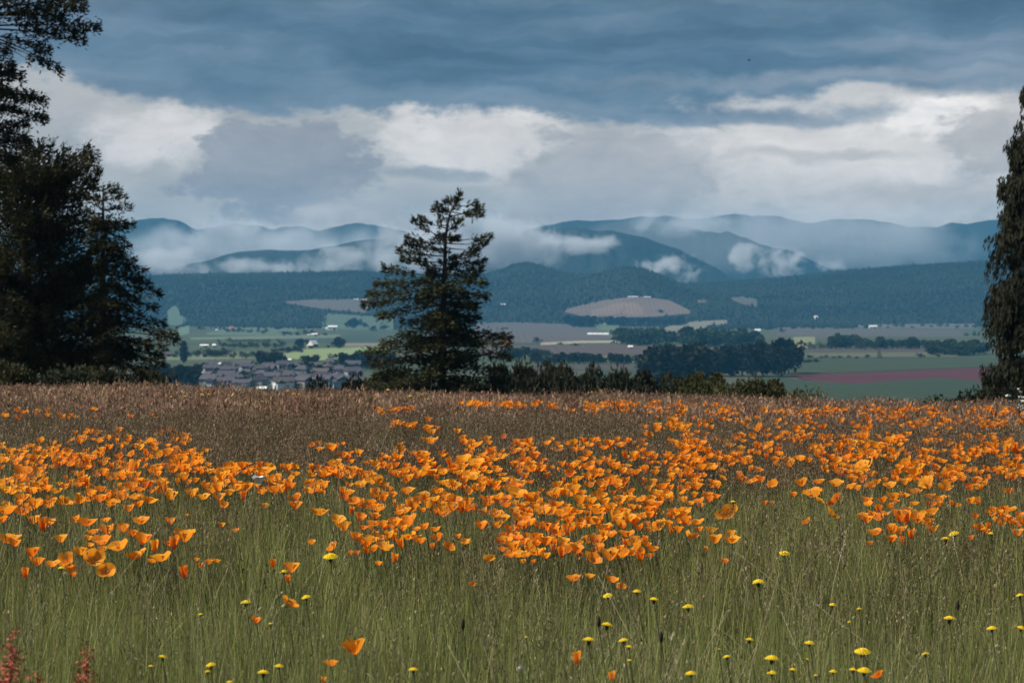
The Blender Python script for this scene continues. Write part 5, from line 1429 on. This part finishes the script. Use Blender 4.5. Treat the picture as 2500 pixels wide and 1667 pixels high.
for Z, sc, rows_ in [(lambda x, y: (1300 + x * .2551, 1340 + y * .2551), .2551, [(720, 450, 95), (1000, 410, 85), (1165, 490, 110), (1490, 560, 120), (2165, 320, 120), (715, 735, 130), (540, 880, 145), (870, 880, 105), (925, 940, 80), (930, 1065, 50), (2080, 875, 100), (2290, 1055, 150), (2290, 1190, 100), (1515, 1195, 110), (1860, 1035, 85), (1785, 960, 40)]),
                     (lambda x, y: (1900 + x * .2551, 1340 + y * .2551), .2551, [(65, 45, 90), (775, 575, 60), (520, 535, 70), (2310, 445, 75), (1640, 675, 140), (2045, 765, 110), (2325, 760, 95), (300, 905, 105), (805, 990, 165), (820, 1170, 140), (715, 1160, 90), (525, 1175, 80), (140, 1155, 70), (360, 1210, 45), (280, 1055, 45), (1410, 1010, 90), (680, 700, 40)]),
                     (lambda x, y: (x * .2976, 1240 + y * .2976), .2976, [(2020, 780, 100), (1645, 875, 50), (1335, 1225, 80), (1240, 1295, 40), (1730, 1290, 85), (1705, 1345, 60), (2160, 1355, 110), (2290, 1300, 80), (1885, 1430, 60), (2220, 950, 40), (505, 495, 65)]),
                     (lambda x, y: (600 + x * .2976, 1240 + y * .2976), .2976, [(495, 735, 80), (310, 525, 70), (695, 405, 125), (1375, 1330, 90), (2300, 1060, 34)]),
                     (Z3, .34014, [(1850, 1100, 80), (1790, 1140, 80), (265, 870, 50), (440, 1450, 90), (630, 1240, 75), (2115, 1095, 45), (2325, 1540, 50), (535, 160, 18), (1140, 360, 32)]),
                     (Z1, .34014, [(65, 80, 22), (1450, 100, 30), (1500, 98, 26), (2065, 72, 26), (2110, 95, 24), (2150, 95, 20), (1230, 115, 24), (1330, 112, 22), (1880, 146, 18)]),
                     (Z2, .34014, [(435, 65, 28), (595, 108, 26), (680, 100, 24), (980, 103, 24), (1250, 105, 26), (1255, 121, 22), (875, 115, 18), (1895, 80, 18), (1040, 120, 18), (720, 130, 20), (340, 128, 18)])]:
    for (x, y, w) in rows_:
        px, py = Z(x, y)
        hf = rng.uniform(.40, .50); p = None
        for q in range(6):
            p = flower_at(px, py, hf + .06 * q)
            if p is not None: break
        if p is None or p[1] > 50: 
            print('no daisy', px, py); continue
        YD.append((px, py, p, w * sc * p[1] / FPX))
def yregion(px, py):
    if py < 1100: return 'at the far edge of the meadow'
    c_ = 'left' if px < 850 else 'centre' if px < 1500 else 'right centre' if px < 1950 else 'right'
    return ('in the bottom grass, ' if py > 1540 else 'in the grass below the poppies, ' if py > 1400 else 'between the poppies, ') + c_
yg = {}
for q in YD: yg.setdefault(yregion(q[0], q[1]), []).append(q)
for rg, L_ in yg.items():
    L_.sort(key=lambda q: q[0])
    for i, (px, py, p, w) in enumerate(L_):
        g = ground_pt(p[0], p[1])
        e = empty('yellow_daisy', g, (ordinal(i, len(L_)) + ' ' if len(L_) > 1 else '') + 'yellow daisy ' + rg, 'daisy', 'yellow daisies of the meadow')
        h = p[2] - g[2]
        st = link('stem', DST, e); st.scale = (1, 1, h - .2 * w)
        tl = Matrix.Rotation(rng.normal(0, .16), 4, 'Y') @ Matrix.Rotation(rng.normal(0.02, .12), 4, 'X')
        for nm, me in (('ray_florets', RAYS), ('disc', DISC), ('bract_cup', BRACT)):
            c = link(nm, me, e)
            c.matrix_local = Matrix.Translation((0, 0, h)) @ tl @ Matrix.Rotation(rng.random() * 6, 4, 'Z') @ Matrix.Scale(w, 4)
            if nm == 'ray_florets': c['kind'] = 'stuff'

# ------------------------------------------------------------------ red sorrel, plantain, white cress, a bird
m_sor = plain('sorrel seeds', (0.36, 0.095, 0.065), 0.5, 60.0)
def sorrel(px, top, D, h, wd, label):
    p = at(px, top, D); g = ground_pt(p[0], D); hh = p[2] - g[2]
    e = empty('sorrel_plant', g, label, 'sorrel', 'red sorrel')
    for i in range(10):
        a = i * .9; sp = wd * (.2 + .10 * i) * .5
        tip = np.array([math.cos(a) * sp, math.sin(a) * sp * .6, hh * (1 - .055 * i)])
        path = [np.array([0, 0, 0]), tip * np.array([.25, .25, .5]), tip]
        v, f = tube(path, [.002, .0016, .0008], 4); link('stem', mesh_np('stem', v, f, m_sor), e)
        n = 420
        t_ = .45 + .55 * rng.random(n)
        q = bezier(path[0], path[1] * 1.0, path[2], t_) + rng.normal(0, 1, (n, 3)) * (.024 * (1.3 - t_))[:, None]
        v, f, c = diamonds(q, rng.normal(0, 1, (n, 3)), rng.normal(0, 1, (n, 3)), rng.uniform(.005, .009, n), rng.uniform(.005, .008, n), rng.random(n))
        tag(link('seed_head', mesh_np('seed_head', v, f, m_sor, False), e), kind='stuff')
sorrel(198, 1572, 5.0, .5, .12, 'dark red sorrel standing in the grass at the bottom left')
sorrel(10, 1545, 5.0, .5, .17, 'rusty red sorrel cut off by the bottom left corner')
sorrel(86, 1652, 4.9, .5, .03, 'small tip of red sorrel between the two larger sorrels')
m_dkb = plain('dark seed spike', (0.035, 0.026, 0.020), 0.3, 60.0)
for (px, py, lab) in [(1614, 1566, 'dark plantain spike on a thin stalk among the yellow daisies'), (1462, 1528, 'dark plantain spike left of the yellow daisies at the bottom'), (2338, 1486, 'dark plantain spike near the large yellow daisies at the right'), (1130, 1535, 'dark plantain spike in the open grass at the bottom centre')]:
    p = flower_at(px, py, .45); g = ground_pt(p[0], p[1]); h = p[2] - g[2]
    e = empty('plantain', g, lab, 'plantain')
    st = link('stalk', DST, e); st.scale = (1, 1, h)
    v, f = tube([(0, 0, 0), (0, 0, .008), (0, 0, .022), (0, 0, .03)], [.002, .006, .005, .001], 7)
    c = link('spike', mesh_np('spike', v, f, m_dkb), e); c.location = (0, 0, h - .002)
p0 = at(2482, 990, 24.0); g = ground_pt(p0[0], 24.0)
e = empty('white_cress', g, 'tall stalk of small white blossoms before the weeping conifer at the right edge', 'wildflower')
bl = [(2486, 951), (2492, 957), (2461, 966), (2471, 980), (2492, 970), (2498, 971), (2497, 980), (2488, 990), (2493, 993), (2490, 998)]
for (px, py) in bl:
    q = at(px, py, 24.0) - g
    v, f = tube([np.array([0, 0, 0]), np.array([q[0] * .15, 0, q[2] * .6]), q], [.003, .0025, .0015], 4)
    link('stalk', mesh_np('stalk', v, f, m_dstem), e)
    n = 10
    a = np.arange(n) * 2.4
    v, f, c = diamonds(np.tile(q, (n, 1)) + rng.normal(0, .006, (n, 3)), np.stack([np.cos(a), np.sin(a), .4 + 0 * a], -1), UP + rng.normal(0, .5, (n, 3)), np.full(n, .022), np.full(n, .016), rng.random(n))
    link('blossom', mesh_np('blossom', v, f, m_wpet, False), e)
m_bird = plain('dark feathers', (0.02, 0.02, 0.022), 0.2, 5.0)
p = at(1829, 148, 320.0)
e = empty('bird', p, 'tiny dark bird flying high under the clouds at the right', 'bird')
v, f = tube([(-.2, 0, 0), (-.12, 0, .02), (.05, 0, .02), (.16, 0, .03), (.22, 0, .02)], [.02, .06, .07, .045, .01], 8)
link('body', mesh_np('body', v, f, m_bird), e)
for s in (-1, 1):
    vv = np.array([(.06, s * .04, .03), (-.08, s * .04, .03), (-.10, s * .22, .12), (.05, s * .22, .13), (-.14, s * .42, .07), (-.06, s * .44, .075)])
    vv = np.concatenate([vv, vv - np.array([0, 0, .012])])
    ff = [(0, 1, 2, 3), (3, 2, 4, 5), (9, 8, 7, 6), (11, 10, 8, 9), (0, 3, 9, 6), (3, 5, 11, 9), (1, 7, 8, 2), (2, 8, 10, 4), (4, 10, 11, 5)]
    link('wing', mesh_np('wing', vv, ff, m_bird), e)
